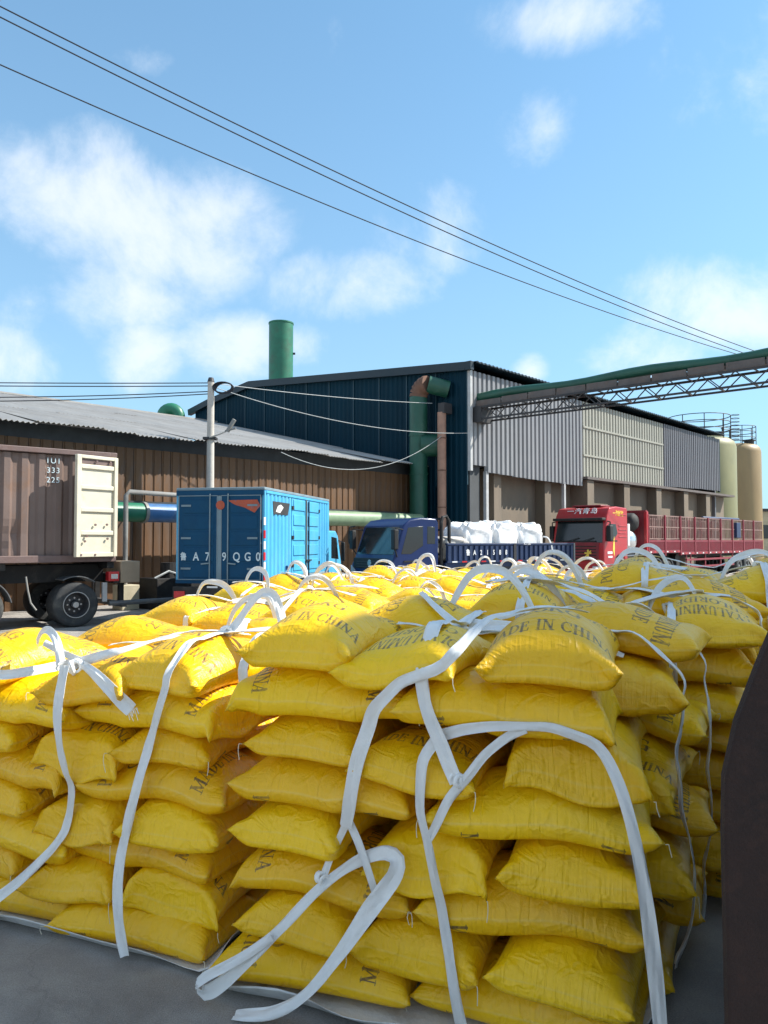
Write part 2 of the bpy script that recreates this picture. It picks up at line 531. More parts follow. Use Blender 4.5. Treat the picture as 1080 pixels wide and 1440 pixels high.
# ================================================================ blue and grey workshop
def gable(s):
    pts = [(-1, 9.42), (0, 9.5), (15.0, 10.75), (20.0, 10.05), (21, 9.8)]
    for (a, za), (b, zb) in zip(pts, pts[1:]):
        if a <= s <= b:
            return za + (zb - za) * (s - a) / (b - a)
    return 9.5


def workshop():
    t = thing('factory_workshop', 'large workshop with dark blue sheet gable and ribbed grey long wall', 'building', COR, RZ)
    LEN = 30.7
    # blue gable end, panel by panel
    s, k = 0.06, 0
    while s < 20.4:
        pw = min(1.72, 20.5 - s)
        z0 = 0.0
        vs, fs = corrugated(pw - 0.03, 0, 0.29, 0.035, top=lambda x, s=s, pw=pw: gable(s + pw - x) - 0.12)
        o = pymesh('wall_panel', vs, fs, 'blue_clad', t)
        o.location = (0, s + pw, 0)
        o.rotation_euler = (0, 0, R(-90))
        b = MB().box(-0.05, -0.012, s - 0.015, s + 0.02, 4.4, gable(s) - 0.15)
        b.build('joint_strip', 'blue_seam', o)
        # the strip is a sub-part: undo the parent's offset
        ch = o.children[0]
        ch.matrix_parent_inverse = (Matrix.Translation((0, s + pw, 0)) @ Matrix.Rotation(R(-90), 4, 'Z')).inverted()
        s += pw
        k += 1
    # verge trim along the gable and the roof
    tr = MB()
    pts = [(-0.35, 9.38), (0, 9.62), (7.5, 10.25), (15, 10.87), (20, 10.17), (20.9, 9.9)]
    pts = [(s, gable(max(s, 0)) + .10) for s in (-0.3, 0, 4, 8, 12, 15, 17, 19, 20.9)]
    for (a, za), (b_, zb) in zip(pts, pts[1:]):
        tr.bar((-0.16, a, za - .1), (-0.16, b_, zb - .1), 0.24, 0.36)
    tr.build('verge_trim', 'dark_trim', t)
    # roof sheets
    for k in range(26):
        x0 = -0.04 + k * 1.19
        m = MB()
        n = 12
        prof = [(s, gable(max(s, 0)) + .16) for s in (-0.45, 4, 8, 12, 15, 17, 19, 20.9)]
        vs, fs = [], []
        for (s, z) in prof:
            for i in range(n + 1):
                vs.append((x0 + 1.185 * i / n, s, z + (0.045 if i % 3 == 1 else 0)))
        for j in range(len(prof) - 1):
            for i in range(n):
                a = j * (n + 1) + i
                fs.append((a, a + 1, a + n + 2, a + n + 1))
        nv = len(vs)
        vs += [(x, y, z - .05) for x, y, z in vs]
        fs += [tuple(i + nv for i in reversed(f)) for f in fs]
        fs += [(i + 1, i, nv + i, nv + i + 1) for i in range(n)]
        pymesh('roof_sheet', vs, fs, 'dark_trim', t)
    # back and far walls
    MB().box(0.1, LEN, 20.4, 20.6, 0, 9.9).build('rear_wall', 'dark_clad', t)
    vs, fs = [], []
    g = MB()
    ss = [0.2, 5, 10, 15, 20.3]
    for a, b_ in zip(ss, ss[1:]):
        g.add([(LEN - .2, a, 0), (LEN - .2, b_, 0), (LEN - .2, b_, gable(b_)), (LEN - .2, a, gable(a)), (LEN, a, 0), (LEN, b_, 0), (LEN, b_, gable(b_)), (LEN, a, gable(a))],
              [(0, 1, 2, 3), (7, 6, 5, 4), (0, 3, 7, 4), (1, 5, 6, 2), (3, 2, 6, 7)])
    g.build('far_wall', 'dark_clad', t)

    # long wall cladding: grey, translucent cream, dark
    def clad(x0, x1, w, zb0, zb1, mat, pitch, depth):
        n = round((x1 - x0) / w)
        w = (x1 - x0) / n
        for i in range(n):
            zb = zb0 + (zb1 - zb0) * (i + .5) / n + rnd.uniform(-.02, .02)
            vs, fs = corrugated(w + 0.01, 9.34 - zb, pitch, depth, flat=.22, slope=.14)
            o = pymesh('cladding_sheet', vs, fs, mat, t)
            o.location = (x0 + i * w, rnd.uniform(-.008, .008), zb)
    clad(0.12, 1.15, 1.03, 5.28, 5.25, 'grey_clad', .345, .11)
    clad(1.15, 10.0, 1.106, 5.0, 4.85, 'grey_clad', .3687, .11)
    clad(10.0, 20.6, 1.06, 5.3, 5.38, 'cream_clad', .353, .085)
    clad(20.6, 30.6, 1.0, 5.4, 5.6, 'dark_clad', .333, .12)
    MB().box(-0.05, 0.11, -0.12, 0.03, 5.0, 9.35).build('corner_trim', 'white_trim', t)
    MB().box(30.61, 30.72, -0.12, 0.03, 5.5, 9.35).build('corner_trim', 'dark_trim', t)
    for z in (6.45, 7.95):
        MB().box(10.05, 20.5, -0.14, -0.1, z, z + .1).build('girt_rail', 'cream_clad', t)
    # ledge between cladding and concrete, on the closed bays
    MB().box(10.1, 33.2, -0.32, 0.6, 5.22, 5.36).build('ledge', 'trough', t)
    # concrete bays behind the far part of the wall: deep piers with panels between
    piers = [10.3, 14.7, 19.2, 23.6, 27.6]
    for i, x in enumerate(piers):
        MB().box(x, x + .75, -0.2, 1.0, 0, 5.2).build('pier', 'concrete', t, bevel=.02)
        x1 = piers[i + 1] if i < 4 else 33.0
        MB().box(x + .76, x1 - .01, 0.42, 0.75, 0, 5.2).build('concrete_panel', 'concrete', t)
    # open front bays: posts, dark columns and a set-back wall
    MB().box(0.25, 1.0, 0.15, 0.9, 0, 5.3).build('column', 'dark_concrete', t, bevel=.02)
    MB().box(1.2, 1.38, -0.06, 0.1, 0, 5.05).build('steel_post', 'white_trim', t)
    MB().box(8.1, 8.25, -0.06, 0.1, 0, 4.95).build('steel_post', 'white_trim', t)
    for x0, x1, y in ((0.2, 2.24, 1.1), (2.86, 6.7, .8), (7.34, 10.28, .8)):
        MB().box(x0, x1, y, y + .3, 0, 5.3).build('concrete_panel', 'concrete', t)
    for x in (2.25, 6.72):
        MB().box(x, x + .6, 0.25, 1.6, 0, 5.3).build('column', 'concrete', t, bevel=.02)
    MB().box(0.1, 10.2, 0.05, 20.3, 5.35, 5.5).build('upper_floor', 'dark_concrete', t)
    return t


workshop()


# ================================================================ long shed with corrugated roof
def shed():
    t = thing('storage_shed', 'long low shed with rusty brown sheet wall under a grey corrugated roof', 'building', COR, RZ)
    y0 = 2.97
    pw = 0.333
    vs, fs = corrugated(pw - .012, 4.95, pw - .012, .03, flat=.12, slope=.08, th=.02)
    me = None
    for i in range(62):
        if me is None:
            o = pymesh('wall_panel', vs, fs, 'shed_wall', t)
            me = o.data
        else:
            o = link(bpy.data.objects.new('wall_panel', me), t)
        o.location = (-0.1 - (i + 1) * pw, y0 + rnd.uniform(-.012, .012), 0)
        o.rotation_euler = (rnd.uniform(-.002, .002), 0, rnd.uniform(-.01, .01))
    MB().box(-34, -0.1 - 62 * pw - .02, y0, y0 + .05, 0, 5.35).build('side_wall', 'shed_wall', t)
    MB().box(-34, -0.1, y0 + .06, y0 + .12, 0, 5.3).build('lining', 'shed_dark', t)
    MB().box(-34, -0.1, y0 + .04, y0 + .14, 5.3, 5.42).build('eave_beam', 'shed_dark', t)
    for zz in (3.2,):
        MB().box(-34, -.1, y0 - .10, y0 - .04, zz, zz + .06).build('girt_rail', 'shed_dark', t)
    # roof sheets, three courses up to the ridge
    ye, ze, yr, zr = y0 - .75, 5.34, 18.4, 8.95
    sl = (zr - ze) / (yr - ye)
    nc = 3
    cl = (yr - ye) / nc
    W = 1.06
    n = 21
    vs, fs = [], []
    for j in range(2):
        for i in range(n + 1):
            vs.append((W * i / n, (cl + .25) * j, sl * (cl + .25) * j + (0.022 if i % 3 == 1 else (-0.022 if i % 3 == 2 else 0)) * 1.2))
    for i in range(n):
        fs.append((i, i + 1, n + 2 + i, n + 1 + i))
    nv = len(vs)
    vs += [(x, y, z - .012) for x, y, z in vs]
    fs += [tuple(i + nv for i in reversed(f)) for f in fs]
    fs += [(i + 1, i, nv + i, nv + i + 1) for i in range(n)]
    me = None
    for k in range(33):
        sag = 0.07 * math.sin(k * 1.1) * math.sin(k * .37) - (0.05 if k % 7 == 3 else 0)
        for c in range(nc):
            if me is None:
                o = pymesh('roof_sheet', vs, fs, 'roof_sheet', t)
                me = o.data
            else:
                o = link(bpy.data.objects.new('roof_sheet', me), t)
            o.location = (-0.02 - (k + 1) * 1.03, ye + c * cl + rnd.uniform(-.03, .03), ze + c * cl * sl + c * .02 + (sag if c == 0 else 0) + rnd.uniform(-.012, .012))
            o.rotation_euler = (-sag / cl if c == 0 else 0, rnd.uniform(-.006, .006), rnd.uniform(-.004, .004))
    MB().add([(-34, yr - .1, zr), (0, yr - .1, zr), (0, 33, 5.6), (-34, 33, 5.6)], [(0, 1, 2, 3)]).build('rear_roof', 'roof_sheet', t)
    MB().bar((-34, yr, zr + .05), (-.05, yr, zr + .05), .5, .08).build('ridge_cap', 'roof_sheet', t)
    MB().box(-34, -33.8, y0, 33, 0, 5.6).build('end_wall', 'shed_wall', t)


shed()


# ================================================================ green chimney, vent, ducts and pipes
ch = thing('chimney', 'tall green cylindrical chimney rising behind the blue gable roof', 'chimney', (-8.1, 60, 0))
MB().lathe([(0.95, 0), (.95, 9), (.95, 19.0), (.99, 19.0), (.99, 19.1), (.86, 19.1), (.86, 17.5)], 40).build('stack_tube', 'green', ch, True)
MB().lathe([(1.0, 12.9), (1.0, 13.0)], 40).build('band', 'green', ch, True)
MB().box(.9, 1.12, -.06, .06, 16.6, 16.75).build('bracket', 'steel_dark', ch)

vt = thing('roof_vent', 'green hooked vent pipe poking over the shed ridge', 'vent', (-12.9, 46.5, 0))
pts = [(-.55 + 0, 0, 7.0), (-.55, 0, 9.4)] + [(-.05 - .5 * math.cos(a), 0, 9.5 + .5 * math.sin(a)) for a in [R(x) for x in range(10, 181, 17)]] + [(.45, 0, 9.3)]
MB().tube(pts, .36, 16).build('hood', 'green', vt, True)
MB().lathe([(.9, 8.5), (.9, 8.95), (.5, 9.2)], 24, c=(-.55, 0, 0)).build('base_collar', 'green', vt, True)

dg_ = thing('duct', 'thick green vertical duct with rusty elbow on the blue gable', 'duct', COR, RZ)
px_, py_ = -0.75, 2.2
MB().cyl((px_, py_, 0.0), (px_, py_, 8.35), .40, n=28).build('riser', 'duct_green', dg_, True)
for z in (2.9, 4.9, 6.6):
    MB().cyl((px_, py_, z), (px_, py_, z + .07), .43, n=28).build('flange', 'duct_green', dg_, True)
el = [(px_, py_ - .55 * (1 - math.cos(a)), 8.35 + .5 * math.sin(a)) for a in [R(x) for x in range(0, 91, 15)]]
e = MB()
for a, b in zip(el, el[1:]):
    e.cyl(a, b, .41, .39, n=24)
e.build('elbow', 'rust', dg_)
MB().cyl((px_, py_ - .55, 8.85), (px_ + .62, py_ - 1.2, 8.62), .38, n=24).build('outlet', 'duct_green', dg_, True)
MB().cyl((px_ + .05, py_ - .1, 6.2), (px_ + .7, py_ - .95, 6.2), .5, n=24).build('branch', 'duct_green', dg_, True)
MB().box(px_ + .0, px_ + .55, py_ - 1.45, py_ - 1.1, 7.5, 7.95).build('bracket', 'steel_dark', dg_)

bp_ = thing('downpipe', 'slim brown pipe standing beside the thick green duct', 'pipe', COR, RZ)
MB().cyl((-.62, 1.0, 0), (-.62, 1.0, 7.55), .19, n=20).build('tube', 'brown_pipe', bp_, True)
for z in (3.4, 5.0, 6.4):
    MB().cyl((-.62, 1.0, z), (-.62, 1.0, z + .05), .21, n=20).build('band', 'rust', bp_, True)

hp = thing('horizontal_duct', 'green and blue pipe running along the shed behind the trucks', 'pipe', COR, RZ)
hy, hz = 1.75, 2.85
for x0, x1, m_ in ((-30, -17.5, 'green'), (-17.5, -14.45, 'green'), (-14.45, -8.2, 'pipe_blue'), (-8.2, -1.2, 'pale_green')):
    MB().cyl((x0, hy, hz), (x1 - .02, hy, hz), .29, n=24).build('pipe_section', m_, hp, True)
for x in (-17.5, -14.45, -8.2):
    MB().cyl((x - .06, hy, hz), (x + .04, hy, hz), .33, n=24).build('flange', 'grey_pipe', hp, True)
for x in (-24, -16, -12, -7, -3.5):
    MB().box(x - .06, x + .06, hy - .06, hy + .06, 0, hz - .28).build('support', 'steel_dark', hp)

sp = thing('silver_pipe', 'thin silvery pipe bent over the green and blue pipe', 'pipe', COR, RZ)
MB().tube([(-15.4, 1.1, .6), (-15.4, 1.1, 2.2), (-15.4, 1.1, 3.3), (-15.3, 1.1, 3.42), (-12.0, 1.1, 3.36)], .07, 10).build('tube', 'grey_pipe', sp, True)
MB().cyl((-15.4, 1.1, .9), (-15.4, 1.1, 1.1), .19, n=14).build('valve', 'grey_pipe', sp)
MB().box(-15.65, -15.1, .8, 1.35, 0, .72).build('plinth', 'beige', sp, bevel=.02)

vp = thing('valve_stand', 'dark pump stand with pipes between container trailer and blue box truck', 'pump', COR, RZ)
MB().box(-14.9, -13.2, .2, 1.2, 0, .9).build('skid', 'chassis', vp, bevel=.02)
MB().cyl((-13.3, .3, .0), (-13.3, .3, 1.85), .05, n=8).build('post', 'white_trim', vp)
MB().tube([(-14.8, .5, .9), (-14.4, .4, 1.1), (-13.9, .4, .95), (-13.5, .4, 1.5), (-13.3, .4, 1.9)], .035, 6).build('hose', 'cable_pale', vp, True)
MB().cyl((-14.3, .6, .9), (-14.3, .6, 1.35), .22, n=14).build('motor', 'chassis', vp)


# ================================================================ silos
def silo(name, label, x, y, r, h, mat, rr, rail_h, group=None):
    t = thing(name, label, 'silo', (x, y, 0))
    MB().lathe([(r * 1.04, 0), (r, h * .45), (r, h - .75), (r * .95, h - .35), (r * .8, h - .05), (r * .55, h + .1), (0.02, h + .16)], 48).build('tank', mat, t, True)
    f = MB()
    ang = [2 * math.pi * k / 36 for k in range(37)]
    for z in (rail_h * .38, rail_h * .7, rail_h):
        f.tube([(rr * math.cos(a), rr * math.sin(a), h + z) for a in ang], .035, 6)
    f.build('guard_rail', 'steel_dark', t)
    for k in range(9):
        a = 2 * math.pi * k / 9 + .3
        MB().cyl((rr * math.cos(a), rr * math.sin(a), h - .3), (rr * math.cos(a), rr * math.sin(a), h + rail_h), .035, n=6).build('rail_post', 'steel_dark', t)
    MB().lathe([(.45, h), (.45, h + .28), (.6, h + .28), (.6, h + .36), (0.01, h + .4)], 20, c=(r * .35, -r * .35, .05)).build('hatch', 'steel_dark', t, True)
    return t


s1 = silo('silo', 'pale green silo with wide guard rail behind the ribbed dark cladding', 25.5, 62, 2.75, 10.2, 'silo_green', 2.35, 1.75)
lad = MB()
for k in range(8):
    lad.tube([(2.3 + .38 + .3 * math.cos(a), -.6 + .3 * math.sin(a), 10.1 + k * .28) for a in [2 * math.pi * j / 10 for j in range(11)]], .025, 5)
lad.build('ladder_cage', 'steel_dark', s1)
s2 = silo('silo', 'tan silo with rounded shoulders at the right end of the workshop', 34.7, 75, 2.0, 11.3, 'silo', 1.55, 1.75)
MB().box(1.95, 2.15, -.1, .1, 8.2, 8.5).build('bracket', 'steel_dark', s2)

fb = thing('distant_building', 'small beige building at the far right beyond the trailer', 'building', (41.5, 80, 0))
MB().box(-3.4, 9, 0, 8, 0, 5.0).build('wall', 'beige', fb)
MB().box(-3.7, 9.3, -.3, 8.3, 5.0, 5.3).build('roof', 'steel_dark', fb)
for x in (-2.2, .6, 3.4):
    MB().box(x, x + 1.1, -.05, .1, 2.2, 3.6).build('window', 'glass', fb)

# ================================================================ pipe bridge
N1 = Vector((0.741, -0.672, 0)).normalized()
pb = thing('pipe_bridge', 'lattice bridge carrying a green pipe from the workshop corner to the right', 'pipe bridge', COR + N1 * .15 + Vector((.4, .44, 0)), math.atan2(N1.y, N1.x))
LB = 26
MB().tube([(-.1 + LB * k / 30, .05, 8.22 + .06 * math.sin(k * .9) + k * .003) for k in range(31)], .205, 16).build('pipe', 'duct_green', pb, True)
tg = MB()
for k in range(20):
    x0 = k * 1.3
    zo = rnd.uniform(-.025, .025)
    tg.box(x0, x0 + 1.28, -.26, .34, 7.84 + zo, 7.97 + zo)
    tg.box(x0 + .02, x0 + 1.26, -.29, -.25, 7.8 + zo, 8.06 + zo)
tg.build('trough', 'trough', pb)
for yy in (-.34, .4):
    MB().bar((0, yy, 7.74), (LB, yy, 7.74), .08, .08).build('top_chord', 'steel_dark', pb)
    MB().bar((0, yy, 7.22), (LB, yy, 7.22), .07, .07).build('bottom_chord', 'steel_dark', pb)
    br = MB()
    nb = 46
    for k in range(nb):
        x0, x1 = LB * k / nb, LB * (k + 1) / nb
        a, b = ((7.74, 7.22) if k % 2 else (7.22, 7.74))
        br.bar((x0, yy, a), (x1, yy, b), .035, .035)
    br.build('lattice', 'steel_dark', pb)
for k in range(24):
    MB().bar((LB * k / 23, -.30, 7.22), (LB * k / 23, .36, 7.22), .04, .04).build('cross_tie', 'steel_dark', pb)
    MB().bar((LB * k / 23, -.30, 7.74), (LB * k / 23, .36, 7.74), .04, .04).build('cross_tie', 'steel_dark', pb)
MB().box(-.1, .35, -.4, .45, 7.1, 7.75).build('bracket', 'steel_dark', pb)
for yy in (-.34, .4):
    MB().box(24.9, 25.1, yy - .1, yy + .1, 0, 7.2).build('leg', 'steel_dark', pb)

# ================================================================ utility pole and wires
up_ = thing('utility_pole', 'weathered concrete utility pole with camera arm in front of the shed', 'pole', (-5.66, 25, 0))
MB().cyl((0, 0, 0), (0, 0, 7.2), .15, .105, 20).build('shaft', 'pole', up_, True)
MB().cyl((0, 0, 7.18), (0, 0, 7.32), .12, .08, 14).build('cap', 'steel_dark', up_)
MB().box(-.22, .2, -.16, .16, 5.28, 5.36).build('clamp', 'steel_dark', up_)
MB().tube([(0, -.14, 5.34), (.35, -.3, 5.42), (.72, -.35, 5.58)], .025, 6).build('arm', 'pole', up_, True)
MB().bar((.62, -.35, 5.5), (.86, -.42, 5.88), .1, .1).bar((.55, -.35, 5.52), (.9, -.4, 5.6), .05, .05).build('camera_head', 'grey_pipe', up_)
co = MB()
for k in range(5):
    a0 = k * .5
    co.tube([(.42 + (.26 + .02 * k) * math.cos(a), -.02 * k, 6.98 + (.17 + .015 * k) * math.sin(a) + .05 * math.cos(a + a0)) for a in [2 * math.pi * j / 18 for j in range(19)]], .022, 5)
co.build('cable_coil', 'cable', up_, True)


def wire(label, a, b, sag, r, mat='cable', group=None, n=40, cat='cable'):
    a, b = Vector(a), Vector(b)
    pts = [a.lerp(b, k / n) - Vector((0, 0, sag * 4 * (k / n) * (1 - k / n))) for k in range(n + 1)]
    o = MB().tube(pts, r, 6).build('overhead_cable', mat, None, True)
    tag(o, label, cat, group)
    return o


def ip(x, y, d):
    p = math.atan(40 / 1082)
    X, Z = (x - 540) / 1082, -(y - 720) / 1082
    v = Vector((X, math.cos(p) - Z * math.sin(p), math.sin(p) + Z * math.cos(p)))
    return Vector((0, 0, 2)) + v * (d / v.y)


# ends of the cables in metres
wire('upper of the two close black cables crossing the sky', (-9.1, 16.1, 13.9), (20.5, 36, 9.9), .62, .017)
wire('lower of the two close black cables crossing the sky', (-9.1, 16.3, 13.75), (20.5, 36.2, 9.75), .66, .017)
wire('single black cable crossing the sky below the pair', (-9.6, 16.6, 13.0), (18.2, 35.5, 10.15), .55, .016)
TOP = Vector((-5.66, 25, 7.15))
g = 'cables running left from the utility pole'
for i, (dz, ez, sg) in enumerate(((0, 0, .05), (-.1, -.08, .06), (-.28, -.42, .16), (-.36, -.5, .2))):
    wire(['topmost cable running left from the utility pole', 'second cable running left from the utility pole', 'third cable running left from the utility pole, slightly sagging', 'lowest sagging cable running left from the utility pole'][i],
         TOP + Vector((-.05, 0, dz)), Vector((-19, 22.5, 6.75 + ez)), sg, .016, group=g)
g = 'thin cables running from the utility pole to the workshop'
wire('thin pale cable from utility pole straight to the green duct', TOP, bl(-.9, 1.3, 7.95), .1, .013, 'cable_pale', g)
wire('thin pale cable from utility pole dropping to the workshop corner', TOP + Vector((0, 0, -.1)), bl(-.15, -.1, 6.6), .45, .013, 'cable_pale', g)
wire('slack pale cable hanging from shed eave to the brown pipe', bl(-8.8, 2.0, 5.2), bl(-.75, .9, 6.5), 1.0, .013, 'cable_pale', g)

# ================================================================ added canopy, out of view on the right, to shade the near stacks
wh = thing('added_shade_canopy', 'unseen sheet metal canopy added right of the yard to shade the near stacks', 'canopy', (1.85, -8, 0), -math.atan2(.372, .93))
y0_, y1_, WH_ = 13.5, 19.8, 8.4
for k in range(6):
    ya = y0_ + (y1_ - y0_) * k / 6
    MB().add([(-.25, ya, WH_ - .1), (7.2, ya, WH_ - .1), (7.2, ya + 1.04, WH_ - .1), (-.25, ya + 1.04, WH_ - .1), (-.25, ya, WH_), (7.2, ya, WH_), (7.2, ya + 1.04, WH_), (-.25, ya + 1.04, WH_)],
             [(3, 2, 1, 0), (4, 5, 6, 7), (0, 1, 5, 4), (1, 2, 6, 5), (2, 3, 7, 6), (3, 0, 4, 7)]).build('roof_sheet', 'roof_sheet', wh)
for y in (y0_ + .3, (y0_ + y1_) / 2, y1_ - .3):
    MB().box(1.2, 6.9, y - .08, y + .08, WH_ - .45, WH_ - .12).build('rafter', 'steel_dark', wh)
    for x in (1.4, 6.6):
        MB().box(x - .12, x + .12, y - .12, y + .12, 0, WH_ - .46).build('column', 'grey_pipe', wh)

# rusty plate at the right edge
rp = thing('rusty_steel_bin', 'dark brown rusty steel bin standing at the right edge by the sacks', 'steel bin', (0.9, 2.02, 0), R(-4))
MB().prism([(-.015, 0), (1.3, 0), (1.3, 1.97), (.2, 1.95), (.107, 1.767), (.07, 1.68), (.012, 1.53), (-.02, 1.39), (-.024, 1.25), (-.022, .8)], -.02, .02).build('face_plate', 'rust_plate', rp, bevel=.006)
MB().add([(.02, .03, 0), (1.0, 1.95, 0), (1.03, 1.94, 0), (.05, .02, 0), (.02, .03, 1.36), (1.0, 1.95, 1.36), (1.03, 1.94, 1.36), (.05, .02, 1.36)],
         [(0, 1, 2, 3), (7, 6, 5, 4), (0, 4, 5, 1), (1, 5, 6, 2), (2, 6, 7, 3), (3, 7, 4, 0)]).build('side_plate', 'rust_plate', rp)  # hidden plate, added to darken the right side of the nearest stack
MB().add([(1.0, 1.95, 0), (2.2, 1.9, 0), (2.2, 1.93, 0), (1.0, 1.98, 0), (1.0, 1.95, 1.36), (2.2, 1.9, 1.36), (2.2, 1.93, 1.36), (1.0, 1.98, 1.36)],
         [(0, 1, 2, 3), (7, 6, 5, 4), (0, 4, 5, 1), (1, 5, 6, 2), (2, 6, 7, 3), (3, 7, 4, 0)]).build('end_plate', 'rust_plate', rp)
MB().box(1.27, 1.3, .021, 1.9, 0, 1.5).build('side_plate', 'rust_plate', rp)
MB().box(.06, 1.27, .03, .5, .1, .13).build('floor_plate', 'rust_plate', rp)
# ================================================================ vehicles (local frame: x forward, y left, z up)
def wheel(t, x, y, r, wd, out, dual=False, rimmat='rim', name='wheel'):
    """out = +1/-1: the side the face shows"""
    tw = wd * (2.1 if dual else 1)
    y1 = y
    y0 = y - out * tw
    prof = [(r * .56, 0), (r * .62, -.01), (r * .8, 0.012), (r * .93, 0.0), (r * .985, -.03), (r, -.06), (r, -tw + .06), (r * .97, -tw + .02), (r * .8, -tw), (r * .56, -tw)]
    m = MB()
    m.lathe([(a, y + out * h) for a, h in prof] if out > 0 else [(a, y + out * h) for a, h in prof][::-1], 36, 'y', (x, 0, r))
    o = m.build(name, 'rubber', t, True)
    rm = MB()
    rp_ = [(.02, .0 - .12), (r * .16, -.1), (r * .2, -.16), (r * .45, -.19), (r * .53, -.04), (r * .57, .004), (r * .585, -.01)]
    rp_ = [(a, y + out * h) for a, h in rp_]
    rm.lathe(rp_[::-1] if out > 0 else rp_, 32, 'y', (x, 0, r))
    rm.build('rim', rimmat, o, True)
    ring = MB()
    ring.tube([(x + r * .57 * math.cos(a), y + out * .006, r + r * .57 * math.sin(a)) for a in [2 * math.pi * k / 36 for k in range(37)]], .012, 5)
    ring.build('rim_ring', 'rim_edge', o, True)
    hb = MB()
    hb.cyl((x, y - out * .13, r), (x, y - out * .02, r), r * .15, r * .13, 14)
    hb.build('hub', 'rim_edge', o, True)
    nuts = MB()
    for k in range(8):
        a = 2 * math.pi * k / 8
        nuts.cyl((x + r * .3 * math.cos(a), y - out * .18, r + r * .3 * math.sin(a)), (x + r * .3 * math.cos(a), y - out * .14, r + r * .3 * math.sin(a)), .022, n=6)
    nuts.build('wheel_nuts', 'rim_edge', o)
    return o


def mudguard(t, x, y0, y1, r, a0=20, a1=160, mat='mudguard', th=.02, cz=None):
    vs, fs = [], []
    n = 14
    cz = .52 if cz is None else cz
    for k in range(n + 1):
        a = R(a0 + (a1 - a0) * k / n)
        for yy in (y0, y1):
            for rr in (r, r + th):
                vs.append((x + rr * math.cos(a), yy, cz + rr * math.sin(a)))
    for k in range(n):
        b = k * 4
        for i, j in ((0, 1), (1, 3), (3, 2), (2, 0)):
            fs.append((b + i, b + j, b + 4 + j, b + 4 + i))
    fs += [(0, 2, 3, 1), (n * 4, n * 4 + 1, n * 4 + 3, n * 4 + 2)]
    m = MB()
    m.add(vs, fs)
    return m.build('mudguard', mat, t, True)


# ---------------------------------------------------------------- container on its trailer
CX, CY = -7.2, 19.33
CRZ = math.atan2(-.646, -.764)
tr = thing('semi_trailer', 'black skeletal semi trailer under the brown shipping container', 'trailer', (CX, CY, 0), CRZ)
for s in (-1, 1):
    MB().box(.05, 12.3, s * .5 - .06, s * .5 + .06, 1.02, 1.42).build('chassis_beam', 'chassis', tr)
for x in (.1, 2.5, 5, 7.5, 10, 12.2):
    MB().box(x - .08, x + .08, -1.18, 1.18, 1.34, 1.49).build('cross_member', 'chassis', tr)
for x in (.9, 2.95, 4.95):
    MB().cyl((x, -1.1, .515), (x, 1.1, .515), .09, n=10).build('axle', 'chassis', tr)
    for s in (-1, 1):
        wheel(tr, x, s * 1.23, .515, .29, s, True)
for x in (.9, 2.95):
    mudguard(tr, x, .7, 1.25, .66, 62, 168 if x > 2 else 128, cz=.5)
MB().box(-.12, .02, -1.2, 1.2, .98, 1.2).build('rear_sill', 'chassis', tr)
for s in (-1, 1):
    tl = MB().box(-.1, .16, s * 1.1 - .08, s * 1.1 + .13, 1.03, 1.26).build('tail_light', 'red_lens', tr, bevel=.015)
    MB().box(-.06, .1, s * 1.1 + .131 if s > 0 else s * 1.1 - .085, s * 1.1 + .137 if s > 0 else s * 1.1 - .081, 1.09, 1.2).build('reflector', 'lamp_glass', tl)
MB().box(-.62, -.14, .55, 1.2, .98, 1.5).build('tool_box', 'box_brown', tr, bevel=.02)
MB().bar((-.3, 1.05, .45), (-.3, -1.05, .45), .12, .12).build('bumper_bar', 'mudguard', tr)
for s in (-.8, .8):
    MB().box(-.36, -.24, s - .05, s + .05, .45, 1.05).build('bumper_bracket', 'chassis', tr)
MB().tube([(-1.7, 1.0, .5), (-.3, 1.1, .5), (.1, 1.1, .5)], .06, 8).build('side_bar', 'mudguard', tr, True)
MB().box(.15, .26, 1.05, 1.12, .55, 1.0).build('light_bracket', 'white_trim', tr)
MB().tube([(2.02, 1.28, 1.2), (1.98, 1.3, .9), (1.92, 1.31, .62), (1.8, 1.31, .45)], .02, 5).build('air_hose', 'grey_pipe', tr, True)

ct = thing('shipping_container', 'weathered brown shipping container with its cream door swung open', 'container', (CX, CY, 0), CRZ)
z0, z1 = 1.5, 4.09


def container_side(y, out):
    xs, ys = [], []
    x = .16
    p = .366
    prof = [(0, 0), (.10, 0), (.17, -.04), (.27, -.04), (.366, 0)]
    prof = [(0, 0), (.125, 0), (.185, -.055), (.305, -.055), (.366, 0)]
    while x < 11.9:
        for dx, d in prof[:-1]:
            xs.append(x + dx)
            ys.append(d)
        x += p
    nz = 14
    vs, fs = [], []
    rr = random.Random(3)
    n = len(xs)
    dent = [(4.0, 2.05, .5, .09), (3.35, 1.95, .35, .12), (2.6, 1.8, .4, .10), (2.35, 2.15, .3, .08), (5.2, 2.0, .5, .08)]
    for j in range(nz + 1):
        z = z0 + .16 + (z1 - z0 - .3) * j / nz
        for i in range(n):
            dd = 0
            if out > 0:
                for (dx, dz, rad, am) in dent:
                    q = ((xs[i] - dx) / rad) ** 2 + ((z - dz) / (rad * .7)) ** 2
                    dd -= am * math.exp(-q * 1.5) * (1 if (i % 3) else .4)
            vs.append((xs[i], y + out * (ys[i] + dd - .03), z))
    for j in range(nz):
        for i in range(n - 1):
            a = j * n + i
            q = (a, a + 1, a + n + 1, a + n)
            fs.append(q if out < 0 else q[::-1])
    return pymesh('side_panel', vs, fs, 'container', ct)


